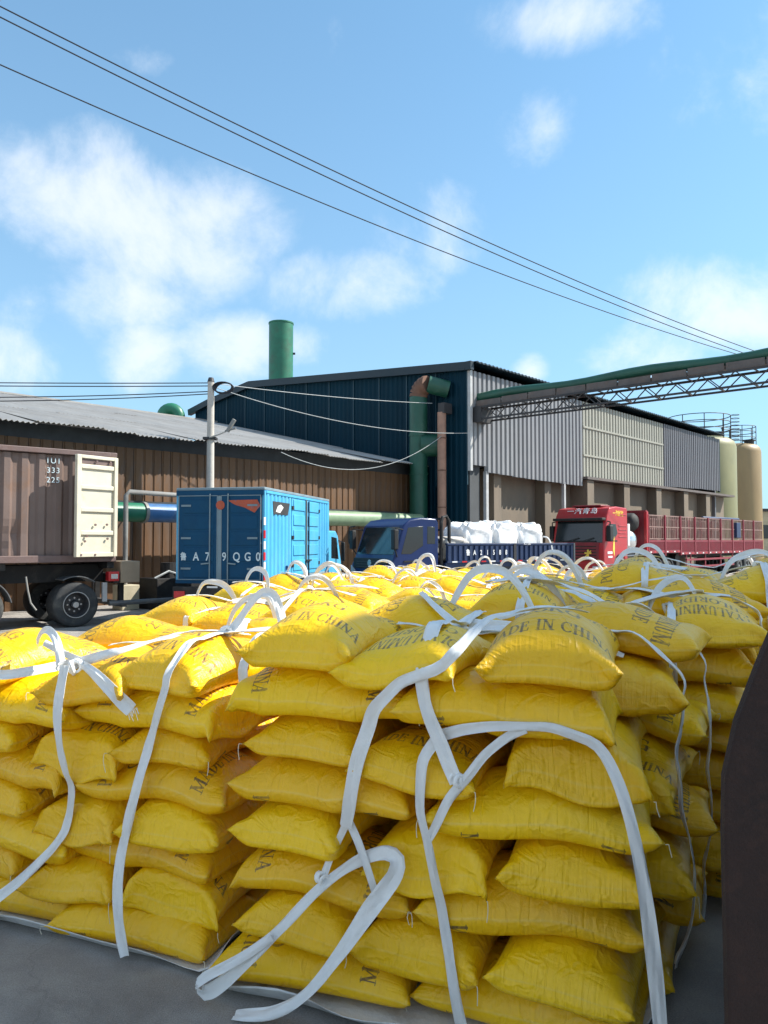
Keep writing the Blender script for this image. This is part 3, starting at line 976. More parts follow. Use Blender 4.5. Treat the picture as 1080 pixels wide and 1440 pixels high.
container_side(1.22, 1)
container_side(-1.22, -1)
MB().box(.1, 12.1, -1.19, 1.19, z1 - .12, z1 - .03).build('roof', 'container_rail', ct)
MB().box(.05, 12.1, -1.2, 1.2, z0 + .02, z0 + .14).build('floor', 'chassis', ct)
MB().box(12.02, 12.19, -1.2, 1.2, z0, z1).build('front_wall', 'container', ct)
for s in (-1, 1):
    MB().box(.16, 12.05, s * 1.22 - .05, s * 1.22 + .05, z1 - .12, z1).build('top_rail', 'container_rail', ct, bevel=.012)
    MB().box(.16, 12.05, s * 1.22 - .05, s * 1.22 + .05, z0, z0 + .16).build('bottom_rail', 'container_rail', ct, bevel=.012)
    MB().box(.0, .16, s * 1.15 - .085, s * 1.15 + .085, z0 + .1, z1 - .1).build('corner_post', 'cream_door', ct, bevel=.012)
    for z in (z0 - .005, z1 - .115):
        MB().box(-.01, .175, s * 1.148 - .09, s * 1.148 + .09, z, z + .12).build('corner_casting', 'container_rail', ct, bevel=.015)
MB().box(.0, .14, -1.06, 1.06, z1 - .13, z1 - .01).build('door_header', 'container_rail', ct)
MB().box(.0, .14, -1.06, 1.06, z0 + .0, z0 + .13).build('door_sill', 'container_rail', ct)


def container_door(parent, y_sign):
    """leaf in local frame: x from the hinge (0) to the free edge, inside face towards +y"""
    pv = bpy.data.objects.new('door', None)
    m = MB()
    h0, h1, wd = z0 + .12, z1 - .13, 1.13
    m.box(.0, wd, -.02, .01, h0, h1)
    leaf = m.build('door', 'cream_door', parent, bevel=.006)
    fr = MB()
    fr.box(0, .1, .011, .07, h0, h1)
    fr.box(wd - .12, wd, .011, .07, h0, h1)
    fr.box(.1, wd - .12, .011, .065, h1 - .08, h1)
    fr.box(.1, wd - .12, .011, .065, h0, h0 + .1)
    fr.build('door_frame', 'cream_door', leaf, bevel=.012)
    for z in (h0 + .5, h0 + 1.03, h0 + 1.55, h0 + 2.02):
        MB().box(.101, wd - .121, .011, .055, z, z + .11).build('door_rib', 'cream_door', leaf, bevel=.02)
    MB().box(.101, wd - .121, .012, .02, h1 - .2, h1 - .08).build('gasket_plate', 'container_rail', leaf)
    pl = MB()
    for (x, z) in ((.22, h1 - .12), (.6, h1 - .13), (.3, h0 + .75), (.62, h0 + .74), (.85, h0 + .48), (.9, h0 + .36), (.28, h0 + .42), (.62, h0 + .05), (1.0, h0 + .05)):
        pl.cyl((x, .05, z), (x, .075, z), .028, n=8)
    pl.build('rivets', 'container_rail', leaf)
    return leaf


dl = container_door(ct, 1)
ang = math.atan2(.36, 1.1)
# local x runs along the side towards the front, inside faces outwards
dl.location = (.02, 1.262, 0)
dl.rotation_euler = (0, 0, ang)
dl['label'] = 'cream steel door swung right round against the container side'
for (tx, z) in (('1U1', z1 - .28), ('333', z1 - .5), ('225', z1 - .72)):
    o = text(tx, .18, (1.45, 1.2, z), (R(90), 0, R(180)), 'lettering_pale', ct, ext=.004, space=1.15)

# ---------------------------------------------------------------- blue box truck
HB = math.radians(90 - 11.3)
bt = thing('box_truck', 'sky blue closed box truck seen from its shade-toned rear doors', 'truck', (-3.77, 17.71, 0), HB)
BW, BL, BZ0, BZ1 = 1.07, 5.47, 1.03, 3.17
MB().box(.0, BL, -BW + .03, BW - .03, BZ0, BZ1 - .02).build('box_body', 'truck_rear_shaded', bt)
MB().box(-.03, BL + .03, -BW - .015, BW + .015, BZ1 - .02, BZ1 + .05).build('roof', 'seal', bt, bevel=.015)
# ribbed side sheets, right and left
for (xa, xb) in ((.05, 1.93), (4.42, BL - .03)):
    n = max(1, round((xb - xa) / .26))
    vs, fs = corrugated(xb - xa, BZ1 - BZ0 - .16, (xb - xa) / n, .035, flat=.3, slope=.15)
    o = pymesh('side_panel', vs, fs, 'truck_blue', bt)
    o.location = (xa, -BW + .02, BZ0 + .08)
vs, fs = corrugated(BL - .1, BZ1 - BZ0 - .16, .26, .03, flat=.3, slope=.15)
o = pymesh('side_panel', vs, fs, 'truck_blue', bt)
o.location = (BL - .05, BW - .02, BZ0 + .08)
o.rotation_euler = (0, 0, R(180))
for x in (0.0, BL - .05):
    for s in (-1, 1):
        MB().box(x - .01, x + .06, s * (BW - .02) - .035, s * (BW - .02) + .035, BZ0, BZ1 - .03).build('corner_post', 'truck_blue', bt, bevel=.01)
for s in (-1, 1):
    MB().box(.06, BL - .06, s * BW - .03, s * BW + .02, BZ1 - .09, BZ1 - .025).build('top_rail', 'truck_blue', bt, bevel=.01)
    MB().box(.06, BL - .06, s * BW - .03, s * BW + .02, BZ0 - .02, BZ0 + .08).build('bottom_rail', 'seal', bt, bevel=.01)
# side doors
for (xa, xb) in ((1.97, 3.12), (3.24, 4.40)):
    d = MB().box(xa, xb, -BW - .01, -BW + .028, BZ0 + .09, BZ1 - .1).build('side_door', 'truck_blue', bt, bevel=.006)
    for k in range(5):
        zz = BZ0 + .14 + k * .385
        MB().box(xa + .1, xb - .1, -BW - .035, -BW - .0101, zz + .06, zz + .33).build('door_panel', 'truck_blue', d, bevel=.022)
    for xx in (xa + .03, xb - .05):
        for z in (BZ0 + .3, BZ0 + 1.0, BZ0 + 1.75):
            if (xa < 2.5) == (xx < (xa + xb) / 2):
                MB().box(xx - .07, xx + .06, -BW - .045, -BW - .0102, z, z + .09).build('hinge', 'chassis', d)
for x in (3.05, 3.31):
    MB().cyl((x, -BW - .05, BZ0 + .02), (x, -BW - .05, BZ1 - .12), .018, n=8).build('lock_rod', 'chassis', bt)
    MB().box(x - .02, x + .2, -BW - .075, -BW - .045, BZ0 + .42, BZ0 + .46).build('door_handle', 'chassis', bt)
MB().box(3.14, 3.22, -BW - .03, -BW + .03, BZ0 + .09, BZ1 - .1).build('door_post', 'seal', bt)
# worn sticker on the ribbed side
st = MB().add([(.55, -BW - .025, 2.62), (1.6, -BW - .025, 2.62), (1.75, -BW - .025, 2.92), (.5, -BW - .025, 2.92), (.55, -BW - .019, 2.62), (1.6, -BW - .019, 2.62), (1.75, -BW - .019, 2.92), (.5, -BW - .019, 2.92)],
              [(0, 1, 2, 3), (7, 6, 5, 4), (0, 4, 5, 1), (1, 5, 6, 2), (2, 6, 7, 3), (3, 7, 4, 0)]).build('sticker', 'steel_dark', bt)
MB().add([(.7, -BW - .031, 2.68), (1.0, -BW - .031, 2.66), (1.25, -BW - .031, 2.8), (1.05, -BW - .031, 2.86), (.85, -BW - .031, 2.82), (.7, -BW - .026, 2.68), (1.0, -BW - .026, 2.66), (1.25, -BW - .026, 2.8), (1.05, -BW - .026, 2.86), (.85, -BW - .026, 2.82)],
         [(0, 1, 2, 3, 4), (9, 8, 7, 6, 5)]).build('sticker_mark', 'white_paint', st)
MB().box(1.5, 1.6, -BW - .035, -BW - .02, 1.28, 1.38).build('reflector', 'navy', bt)
# rear doors
MB().box(-.05, .01, -BW, BW, BZ1 - .13, BZ1 - .021).build('rear_header', 'truck_rear_shaded', bt)
MB().box(-.05, .01, -BW, BW, BZ0 - .02, BZ0 + .06).build('rear_sill', 'truck_rear_shaded', bt)
for s in (-1, 1):
    ya, yb = (s * .05, s * (BW - .07))
    lo, hi = min(ya, yb), max(ya, yb)
    d = MB().box(-.055, -.005, lo, hi, BZ0 + .065, BZ1 - .135).build('rear_door', 'truck_rear_shaded', bt, bevel=.008)
    for k in range(5):
        zz = BZ0 + .12 + k * .37
        MB().box(-.068, -.0551, lo + .08, hi - .12 if s > 0 else hi - .22, zz, zz + .31).build('door_panel', 'truck_rear_shaded', d, bevel=.02)
    fr = MB()
    for a, b in (((lo, BZ0 + .07), (lo, BZ1 - .14)), ((hi, BZ0 + .07), (hi, BZ1 - .14)), ((lo, BZ0 + .07), (hi, BZ0 + .07)), ((lo, BZ1 - .14), (hi, BZ1 - .14))):
        fr.bar((-.058, a[0], a[1]), (-.058, b[0], b[1]), .018, .018)
    fr.build('door_seal', 'seal', d)
    yr = s * .22
    MB().cyl((-.085, yr, BZ0), (-.085, yr, BZ1 - .1), .016, n=8).build('lock_rod', 'seal', d)
    MB().bar((-.1, yr, BZ0 + .45), (-.1, yr + s * .2, BZ0 + .43), .03, .03).build('door_handle', 'seal', d)
    for z in (BZ0 + .3, BZ0 + 1.0, BZ0 + 1.75):
        MB().box(-.085, -.0685, s * (BW - .26) - .12, s * (BW - .26) + .12, z, z + .045).build('hinge', 'seal', d)
MB().box(-.06, 0, -.04, .04, BZ0 + .07, BZ1 - .14).build('centre_post', 'seal', bt)
# faded orange mark and the number
MB().cyl((-.069, -.06 + .03, BZ1 - .36), (-.074, -.06 + .03, BZ1 - .36), .105, n=20).build('painted_mark', 'logo_orange', bt)
MB().add([(x, y, z) for x in (-.075, -.07) for (y, z) in ((-.2, BZ1 - .25), (-.92, BZ1 - .24), (-1.0, BZ1 - .38), (-.86, BZ1 - .54), (-.62, BZ1 - .42), (-.4, BZ1 - .36))],
         [(0, 1, 2, 3, 4, 5), (11, 10, 9, 8, 7, 6)]).build('painted_mark', 'logo_orange', bt)
yy = .85
for chx, yq in (('鲁', .87), ('A', .56), ('7', .28), ('9', -.13), ('Q', -.43), ('G', -.7), ('0', -.95)):
    text(chx, .2 if chx == '鲁' else .27, (-.07, yq - .0, 1.62), (R(90), 0, R(-90)), 'lettering_pale', bt, ext=.003, bold=.004, sx=.8)
text('鲁A79QG0', .12, (-.33, 0, .78), (R(90), 0, R(-90)), 'lettering_pale', bt, name='number_plate_lettering')
# edge reflectors
for i, z in enumerate((1.1, 1.33, 1.55, 1.8, 2.05, 2.35)):
    MB().box(-.062, .03, -BW - .022, -BW - .0, z, z + .18).build('reflector', 'red_lens' if i % 2 == 0 else 'white_paint', bt)
# chassis, cab
for s in (-.42, .42):
    MB().box(.1, 7.2, s - .05, s + .05, .72, .98).build('chassis_beam', 'chassis', bt)
MB().box(-.35, -.2, -1.0, 1.0, .62, .95).build('rear_bumper', 'chassis', bt, bevel=.02)
for s in (-.82, .82):
    MB().box(-.37, -.35, s - .13, s + .13, .7, .85).build('tail_light', 'red_lens', bt)
MB().box(-.372, -.35, -.1, .15, .93, .97).build('plate_lamp', 'white_paint', bt)
for s in (-1, 1):
    wheel(bt, 1.3, s * .98, .41, .22, s, True, 'rim')
    wheel(bt, 6.2, s * .95, .41, .22, s, False, 'rim')
MB().box(1.9, 4.6, -1.0, -.9, .5, .85).build('side_guard', 'grey_pipe', bt)


def cab(t, xf, L_, wd, z0_, z1_, prof, mat, wins, wind, name='cab'):
    """prof: side outline (x back from front, z). wins: list of side window outlines. wind: (x0,z0,x1,z1) windscreen line"""
    m = MB()
    poly = [(xf - x, z) for x, z in prof]
    m.prism(poly, -wd / 2, wd / 2)
    c = m.build(name, mat, t, bevel=.05, seg=3)
    for wn in wins:
        for s in (-1, 1):
            q = MB()
            pl = [(xf - x, z) for x, z in wn]
            a, b = sorted((s * (wd / 2 - .03), s * (wd / 2 + .006)))
            q.prism(pl, a, b)
            q.build('side_window', 'glass', c, bevel=.01)
    (xa, za, xb, zb) = wind
    d = Vector((-(xb - xa), 0, zb - za)).normalized()
    nrm = Vector((d.z, 0, -d.x))
    if nrm.x < 0:
        nrm = -nrm
    q = MB()
    hw = wd / 2 - .12
    p0, p1 = Vector((xf - xa, 0, za)), Vector((xf - xb, 0, zb))
    vs = []
    for off in (-.03, .012):
        vs += [p0 + nrm * off + Vector((0, -hw - .03, 0)), p0 + nrm * off + Vector((0, hw + .03, 0)), p1 + nrm * off + Vector((0, hw - .03, 0)), p1 + nrm * off + Vector((0, -hw + .03, 0))]
    q.add(vs, [(3, 2, 1, 0), (4, 5, 6, 7), (0, 1, 5, 4), (1, 2, 6, 5), (2, 3, 7, 6), (3, 0, 4, 7)])
    q.build('windscreen', 'glass', c, bevel=.012)
    return c


lp = [(0.0, .5), (-.02, 1.0), (.02, 1.3), (.42, 2.15), (.7, 2.3), (1.75, 2.3), (1.75, .55), (1.45, .55), (1.3, .85), (1.0, .95), (.7, .85), (.55, .5)]
c1 = cab(bt, 7.55, 1.75, 1.86, .5, 2.3, lp, 'truck_blue', [[(.36, 1.4), (.62, 2.08), (1.25, 2.12), (1.25, 1.45)]], (.06, 1.36, .42, 2.1))
MB().box(6.9, 7.0, -1.2, -1.08, 1.35, 1.95).build('mirror', 'chassis', bt, bevel=.03)
MB().tube([(7.15, -.93, 2.0), (7.0, -1.13, 1.95), (7.0, -1.13, 1.3), (7.2, -.94, 1.2)], .015, 6).build('mirror_arm', 'chassis', bt, True)
MB().box(7.5, 7.62, -.9, .9, .45, .75).build('front_bumper', 'chassis', bt, bevel=.03)

# ---------------------------------------------------------------- blue flatbed truck
FRZ = math.atan2(-.545, -.84)
ft = thing('flatbed_truck', 'dark blue dropside lorry carrying white bulk bags', 'truck', (-.38, 21.88, 0), FRZ)
fp = [(0.0, .5), (-.03, .95), (.0, 1.32), (.1, 1.5), (.42, 2.42), (.62, 2.58), (1.0, 2.64), (1.55, 2.62), (1.62, 2.5), (1.62, .62), (1.3, .62), (1.22, .9), (.98, 1.06), (.72, 1.06), (.5, .92), (.4, .5)]
c2 = cab(ft, 0, 1.6, 2.1, .5, 2.6, fp, 'navy', [[(.33, 1.62), (.56, 2.36), (1.08, 2.4), (1.08, 1.85), (.66, 1.62)], [(1.22, 1.9), (1.22, 2.4), (1.5, 2.38), (1.5, 1.9)]], (.135, 1.6, .406, 2.38))
MB().box(-.02, .045, -.88, .88, 1.2, 1.5).build('grille_panel', 'chassis', c2, bevel=.02)
bd = MB().lathe([(.0, .055), (.085, .055), (.1, .045)], 16, 'y').build('badge', 'rim_edge', c2)
bd.rotation_euler = (0, 0, R(-90))
bd.location = (0.0, 0, 1.36)
for k in range(3):
    MB().box(.046, .055, -.7, .7, 1.24 + k * .075, 1.26 + k * .075).build('grille_bar', 'steel_dark', c2)
for s in (-1, 1):
    MB().add([(x, s * y, z) for x in (.035, .06) for (y, z) in ((.7, .98), (1.0, 1.0), (1.0, 1.28), (.8, 1.16))], [(0, 1, 2, 3), (7, 6, 5, 4), (0, 4, 5, 1), (1, 5, 6, 2), (2, 6, 7, 3), (3, 7, 4, 0)]).build('headlight', 'lamp_glass', c2)
    MB().box(-.15, -.0, s * 1.12 - .09, s * 1.12 + .09, 1.75, 2.3).build('mirror', 'chassis', c2, bevel=.03)
    MB().tube([(-.4, s * 1.04, 2.3), (-.1, s * 1.15, 2.33), (-.08, s * 1.13, 1.75), (-.2, s * 1.05, 1.55)], .02, 6).build('mirror_arm', 'chassis', c2, True)
    mudguard(c2, -.85, s * .75, s * 1.075, .5, 5, 175, 'grey_pipe', th=.05, cz=.5)
    wheel(ft, -.85, s * .98, .43, .24, s, False)
    wheel(ft, -4.9, s * 1.0, .43, .23, s, True)
    MB().box(-.2, .1, s * .98 - .1, s * .98 + .09, .5, .85).build('bumper_corner', 'navy', c2, bevel=.03)
MB().box(-.15, .1, -.9, .9, .45, .9).build('bumper', 'chassis', c2, bevel=.03)
MB().box(.1, .112, -.02, .42, .62, .76).build('number_plate', 'yellow_plate', c2)
MB().tube([(-.03, -.9, 2.42), (-.02, -1.2, 2.4), (.0, -1.25, 2.1), (0, -1.2, 1.9)], .02, 6).build('wide_mirror_arm', 'chassis', c2, True)
MB().box(-.62, -.38, 1.052, 1.06, 1.24, 1.29).build('door_badge', 'lettering_white', c2)
MB().box(-1.3, -1.02, 1.052, 1.06, 1.25, 1.28).build('door_badge', 'grey_pipe', c2)
MB().box(-.3, -.12, 1.056, 1.062, .95, 1.02).build('door_badge', 'lettering_white', c2)
MB().box(-.72, -.42, 1.052, 1.075, 1.4, 1.44).build('door_handle', 'chassis', c2)
# headache rack
hk = MB()
for y in (-1.0, -.5, 0, .5, 1.0):
    hk.bar((-1.74, y, 1.3), (-1.74, y, 2.62), .06, .06)
for z in (1.6, 1.95, 2.3, 2.62):
    hk.bar((-1.74, -1.0, z), (-1.74, 1.0, z), .06, .06)
hk.tube([(-1.74, 1.02, 1.3), (-1.74, 1.02, 2.5), (-1.8, 1.0, 2.66), (-1.95, .98, 2.7), (-2.05, .98, 2.55), (-2.06, .98, 1.4)], .05, 8)
hk.build('headboard_rack', 'chassis', ft)
for y in (.82, .55):
    for z in (1.66, 1.84):
        MB().box(-1.71, -1.69, y - .1, y + .1, z, z + .13).build('reflector', 'white_paint', ft)
# bed
MB().box(-7.0, -1.85, -1.08, 1.08, 1.22, 1.36).build('bed_floor', 'navy_bed', ft)
for s in (-1, 1):
    sdw = MB()
    sdw.box(-6.98, -1.87, s * 1.08 - .02, s * 1.08 + .02, 1.38, 1.9)
    b = sdw.build('side_board', 'navy_bed', ft)
    rr = MB()
    n = 26
    for k in range(n):
        x = -6.9 + 4.95 * k / (n - 1)
        lo, hi = sorted((s * 1.101, s * 1.135))
        rr.box(x - .05, x + .05, lo, hi, 1.42, 1.84)
    rr.build('stiffening_ribs', 'navy_bed', b)
    MB().box(-6.98, -1.87, s * 1.08 - .05, s * 1.08 + .06, 1.86, 1.92).build('top_rail', 'navy_bed', b, bevel=.01)
    MB().box(-6.98, -1.87, s * 1.08 - .03, s * 1.08 + .06, 1.36, 1.41).build('bottom_rail', 'navy_bed', b)
    for k in range(14):
        lo, hi = sorted((s * 1.141, s * 1.147))
        MB().box(-6.9 + k * .36, -6.72 + k * .36, lo, hi, 1.365, 1.405).build('reflector', 'white_paint' if k % 2 else 'red_lens', b)
    for x in (-4.45,):
        MB().box(x - .05, x + .05, s * 1.08 - .03, s * 1.08 + .07, 1.2, 1.9).build('bed_post', 'steel_dark', b)
    MB().box(-6.98, -1.87, s * .9 - .03, s * .9 + .15, 1.08, 1.22).build('bed_rail', 'steel_dark', ft)
MB().box(-7.02, -6.985, -1.08, 1.08, 1.38, 1.9).build('tail_board', 'navy_bed', ft)
MB().box(-7.03, -6.98, 1.1, 1.145, 1.2, 1.92).build('tail_reflector', 'grey_pipe', ft)
for i, chx in enumerate('鲁A21588'):
    text(chx, .2, (-2.62 - i * .245, 1.143, 1.64), (R(90), 0, R(180)), 'lettering_white', ft, ext=.003, bold=.004, sx=.75)
text('A21588', .09, (-4.95, 1.143, 1.895), (R(90), 0, R(180)), 'lettering_white', ft, ext=.003)
for s in (-.42, .42):
    MB().box(-6.9, -.3, s - .05, s + .05, .75, 1.05).build('chassis_beam', 'chassis', ft)
MB().box(-3.9, -2.4, .75, 1.02, .45, .95).build('fuel_tank', 'steel_dark', ft, bevel=.08)
MB().box(-4.35, -3.98, .8, 1.05, .5, .9).build('battery_box', 'grey_pipe', ft, bevel=.02)
MB().bar((-6.3, 1.0, .6), (-2.2, 1.0, .6), .05, .09).build('side_guard', 'grey_pipe', ft)
MB().box(-6.85, -6.1, .6, 1.0, .4, .95).build('mud_flap', 'grey_pipe', ft)


def bulk_bag(name, label, loc, sx, sy, sz, seed, rz, cat='bulk bag', mat='bulk_white', tuft=True):
    rr = np.random.RandomState(seed)
    n, m = 56, 34
    th = np.linspace(0, 2 * np.pi, n, endpoint=False)
    vs, fs = [], []
    for j in range(m + 1):
        ph = -np.pi / 2 + np.pi * j / m
        for i in range(n):
            e = .32
            c, s = np.cos(th[i]), np.sin(th[i])
            cp, spn = np.cos(ph), np.sin(ph)
            f = lambda q, ex: np.sign(q) * abs(q) ** ex
            x, y, z = f(c, .5) * f(cp, e), f(s, .5) * f(cp, e), f(spn, .45)
            wv = .05 * math.sin(5 * th[i] + 7 * ph + seed) + .04 * math.sin(11 * th[i] - 4 * ph + seed * 2) + .03 * math.sin(17 * th[i] + 13 * ph)
            g = 1 + wv * (.6 + .5 * max(0, spn))
            zz = z * sz / 2 + sz / 2
            if tuft and spn > .55:
                zz += .06 * math.sin(3 * th[i] + seed) * math.sin(6 * ph) + .05 * math.sin(9 * th[i] + seed)
            vs.append((x * sx / 2 * g, y * sy / 2 * g, max(0, zz)))
    for j in range(m):
        for i in range(n):
            fs.append((j * n + i, j * n + (i + 1) % n, (j + 1) * n + (i + 1) % n, (j + 1) * n + i))
    t = thing(name, label, cat, loc, rz)
    pymesh('fabric_body', vs, fs, mat, t, True)
    if tuft:
        for k in range(4):
            a = math.pi / 4 + k * math.pi / 2
            cx, cy = .36 * sx * math.cos(a), .36 * sy * math.sin(a)
            pts = [(cx - .12 + .24 * q / 8, cy + .03 * math.sin(q), sz * .95 + .12 * math.sin(math.pi * q / 8)) for q in range(9)]
            ribbon([Vector(p) for p in pts], [Vector((0, -1, .2))] * 9, .06, 'lifting_loop', 'strap', t)
    return t
# ---------------------------------------------------------------- webbing ribbon
def strap_material():
    m = material('strap', (0.93, 0.93, 0.92), 0.55, var=.08, vscale=6, bump=0, dirt=(0.62, .6, .54), dscale=3, damt=.25)
    t = m.node_tree
    b = t.nodes['Principled BSDF']
    uv = nd(t, 'ShaderNodeUVMap')
    wv = nd(t, 'ShaderNodeTexWave', bands_direction='X')
    wv.inputs['Scale'].default_value = 5.0
    wv.inputs['Distortion'].default_value = 1.2
    wv.inputs['Detail'].default_value = 2
    mp = nd(t, 'ShaderNodeMapping')
    mp.inputs['Scale'].default_value = (1, .6, 1)
    t.links.new(uv.outputs[0], mp.inputs[0])
    t.links.new(mp.outputs[0], wv.inputs['Vector'])
    n = nd(t, 'ShaderNodeTexNoise', i_Scale=9.0, i_Detail=4.0)
    t.links.new(mp.outputs[0], n.inputs['Vector'])
    h = mth(t, 'ADD', wv.outputs['Fac'], mth(t, 'MULTIPLY', n.outputs['Fac'], 1.5))
    bp = nd(t, 'ShaderNodeBump', i_Strength=.45, i_Distance=.004)
    t.links.new(h, bp.inputs['Height'])
    t.links.new(bp.outputs[0], b.inputs['Normal'])
    # thin woven tape: some light comes through
    tl = nd(t, 'ShaderNodeBsdfTranslucent')
    tl.inputs['Color'].default_value = (.85, .82, .72, 1)
    ms = nd(t, 'ShaderNodeMixShader')
    ms.inputs[0].default_value = .12
    t.links.new(b.outputs[0], ms.inputs[1])
    t.links.new(tl.outputs[0], ms.inputs[2])
    t.links.new(ms.outputs[0], t.nodes['Material Output'].inputs[0])
    return m


M['strap'] = strap_material()


def catmull(P, step=.02, N_=None):
    """smooth resampling of a polyline (and of normals given with it)"""
    P = [Vector(p) for p in P]
    Q, NN = [], []
    for i in range(len(P) - 1):
        p0, p1, p2, p3 = P[max(i - 1, 0)], P[i], P[i + 1], P[min(i + 2, len(P) - 1)]
        n = max(1, int((p2 - p1).length / step))
        for k in range(n):
            u = k / n
            Q.append(.5 * ((2 * p1) + (p2 - p0) * u + (2 * p0 - 5 * p1 + 4 * p2 - p3) * u * u + (3 * p1 - p0 - 3 * p2 + p3) * u ** 3))
            if N_ is not None:
                NN.append(N_[i].lerp(N_[i + 1], u))
    Q.append(P[-1])
    if N_ is not None:
        NN.append(N_[-1].copy())
        return Q, NN
    return Q


def ribbon(pts, nrm, width, name, mat, parent=None, th=.0022, curl=.12, seed=0, wfun=None):
    """flat tape of small thickness along pts; nrm are the face normals"""
    n = len(pts)
    W = 6
    vs, uvs = [], []
    s = 0.0
    rr = random.Random(seed)
    ph = rr.random() * 6
    for i in range(n):
        d = (pts[min(i + 1, n - 1)] - pts[max(i - 1, 0)]).normalized()
        if i:
            s += (pts[i] - pts[i - 1]).length
        nn = nrm[i] - d * nrm[i].dot(d)
        nn = nn.normalized() if nn.length > 1e-4 else d.orthogonal().normalized()
        side = d.cross(nn)
        ww = width * (.94 + .07 * math.sin(s * 9 + ph) + .13 * math.sin(s * 3.7 + 2 * ph)) * (wfun(i / max(1, n - 1)) if wfun else 1)
        for j in range(W + 1):
            c = j / W - .5
            cu = curl * ww * ((2 * c) ** 2 - .3) * math.sin(s * 5 + ph) + .07 * ww * math.sin(6.28 * c + s * 13 + ph) + .05 * ww * math.sin(15 * c + 5 * math.sin(s * 7) + ph)
            for q in (1, -1):
                vs.append(pts[i] + side * (c * ww) + nn * (cu + q * th / 2))
                uvs.append((c + .5, s * 14))
    fs = []
    R_ = 2 * (W + 1)
    for i in range(n - 1):
        for j in range(W):
            a = i * R_ + 2 * j
            fs.append((a, a + 2, a + R_ + 2, a + R_))
            fs.append((a + 1, a + R_ + 1, a + R_ + 3, a + 3))
        a = i * R_
        fs.append((a, a + R_, a + R_ + 1, a + 1))
        a = i * R_ + 2 * W
        fs.append((a, a + 1, a + R_ + 1, a + R_))
    o = pymesh(name, vs, fs, mat, parent, True)
    o.data.set_sharp_from_angle(angle=R(60))
    uvl = o.data.uv_layers.new(name='UVMap')
    li = np.empty(len(o.data.loops), dtype=np.int32)
    o.data.loops.foreach_get('vertex_index', li)
    uvl.data.foreach_set('uv', np.array(uvs, dtype=np.float32)[li].ravel())
    return o


# ---------------------------------------------------------------- red lorry with long trailer
RRZ = math.atan2(-.741, -.672)
rt = thing('red_lorry', 'bright red heavy lorry cab with sleeper and roof fairing', 'truck', (8.52, 33.84, 0), RRZ)
rpf = [(0.0, .45), (-.04, .9), (-.02, 1.5), (.0, 1.8), (.24, 2.92), (.3, 3.1), (.55, 3.42), (1.2, 3.5), (2.25, 3.46), (2.3, 3.3), (2.3, 1.1), (2.05, 1.1), (1.95, 1.25), (1.75, 1.36), (1.35, 1.36), (1.05, 1.2), (.9, .9), (.85, .45)]
c3 = cab(rt, 0, 2.3, 2.48, .45, 3.5, rpf, 'red', [[(.36, 2.05), (.42, 2.72), (1.12, 2.72), (1.3, 2.3), (.95, 2.05)]], (.0214, 1.9, .225, 2.85))
MB().box(-.3, .08, -1.2, 1.2, 2.86, 2.98).build('sun_visor', 'chassis', c3, bevel=.03)
MB().box(-.0, .06, -1.0, 1.0, 1.1, 1.92).build('grille_panel', 'red_dark', c3, bevel=.02)
for k in range(5):
    MB().box(.061, .075, -.9, .9, 1.2 + k * .13, 1.24 + k * .13).build('grille_bar', 'chassis', c3)
MB().box(-.02, .05, -.85, .85, 1.82, 1.99).build('wiper_panel', 'chassis', c3)
for y in (-.4, .3):
    MB().bar((.06, y, 1.98), (.0, y + .45, 2.12), .02, .03).build('wiper', 'chassis', c3)
MB().box(.076, .09, .48, .56, 1.25, 1.6).bar((.085, .36, 1.45), (.085, .68, 1.45), .02, .06).bar((.085, .4, 1.3), (.085, .66, 1.56), .02, .04).build('badge', 'lettering_yellow', c3)
MB().box(-.05, .09, -1.2, 1.2, .42, 1.02).build('bumper', 'red', c3, bevel=.05)
for s in (-1, 1):
    MB().box(.06, .105, s * .95 - .22, s * .95 + .22, .66, .9).build('headlight', 'lamp_glass', c3, bevel=.03)
    MB().box(-.4, -.1, s * 1.38 - .1, s * 1.38 + .1, 1.95, 2.65).build('mirror', 'chassis', c3, bevel=.04)
    MB().tube([(-.35, s * 1.2, 2.85), (-.25, s * 1.4, 2.8), (-.25, s * 1.4, 2.6)], .03, 6).build('mirror_arm', 'chassis', c3, True)
    mudguard(c3, -1.55, s * .8, s * 1.25, .66, 4, 176, 'grey_pipe', th=.09, cz=.5)
    wheel(rt, -1.55, s * 1.2, .51, .3, s, False, 'mudguard')
    for k in range(5):
        lo, hi = sorted((s * 1.235, s * 1.262))
        MB().box(-2.2, -1.4 - .0 * k, lo, hi, 2.78 - k * .16 + (.34 if k == 0 else 0), 2.82 - k * .16 + (.34 if k == 0 else 0)).build('pressed_rib', 'red', c3, bevel=.008)
    lo, hi = sorted((s * 1.236, s * 1.25))
    MB().box(-1.25, -.85, lo, hi, 1.95, 2.01).build('door_handle', 'chassis', c3)
    MB().add([(-.95, lo, 1.3), (-.8, lo, 1.6), (-.86, lo, 1.95), (-.95, lo, 2.2), (-1.0, lo, 1.7), (-.95, hi, 1.3), (-.8, hi, 1.6), (-.86, hi, 1.95), (-.95, hi, 2.2), (-1.0, hi, 1.7)],
             [(0, 1, 2, 3, 4), (9, 8, 7, 6, 5), (0, 5, 6, 1), (1, 6, 7, 2), (2, 7, 8, 3), (3, 8, 9, 4), (4, 9, 5, 0)]).build('door_flash', 'lettering_yellow', c3)
    MB().box(-.75, -.3, lo, hi, 1.42, 1.52).build('door_badge', 'lettering_white', c3)
    MB().box(-.75, -.35, lo, hi, 1.25, 1.33).build('door_badge', 'lettering_white', c3)
MB().box(-1.7, -.8, -.7, .7, 3.5, 3.58).build('roof_hatch', 'red_dark', c3, bevel=.03)
text('一汽青岛', .34, (-.40, 0, 3.28), (R(56), 0, R(90)), 'lettering_white', c3, ext=.012, space=1.25)
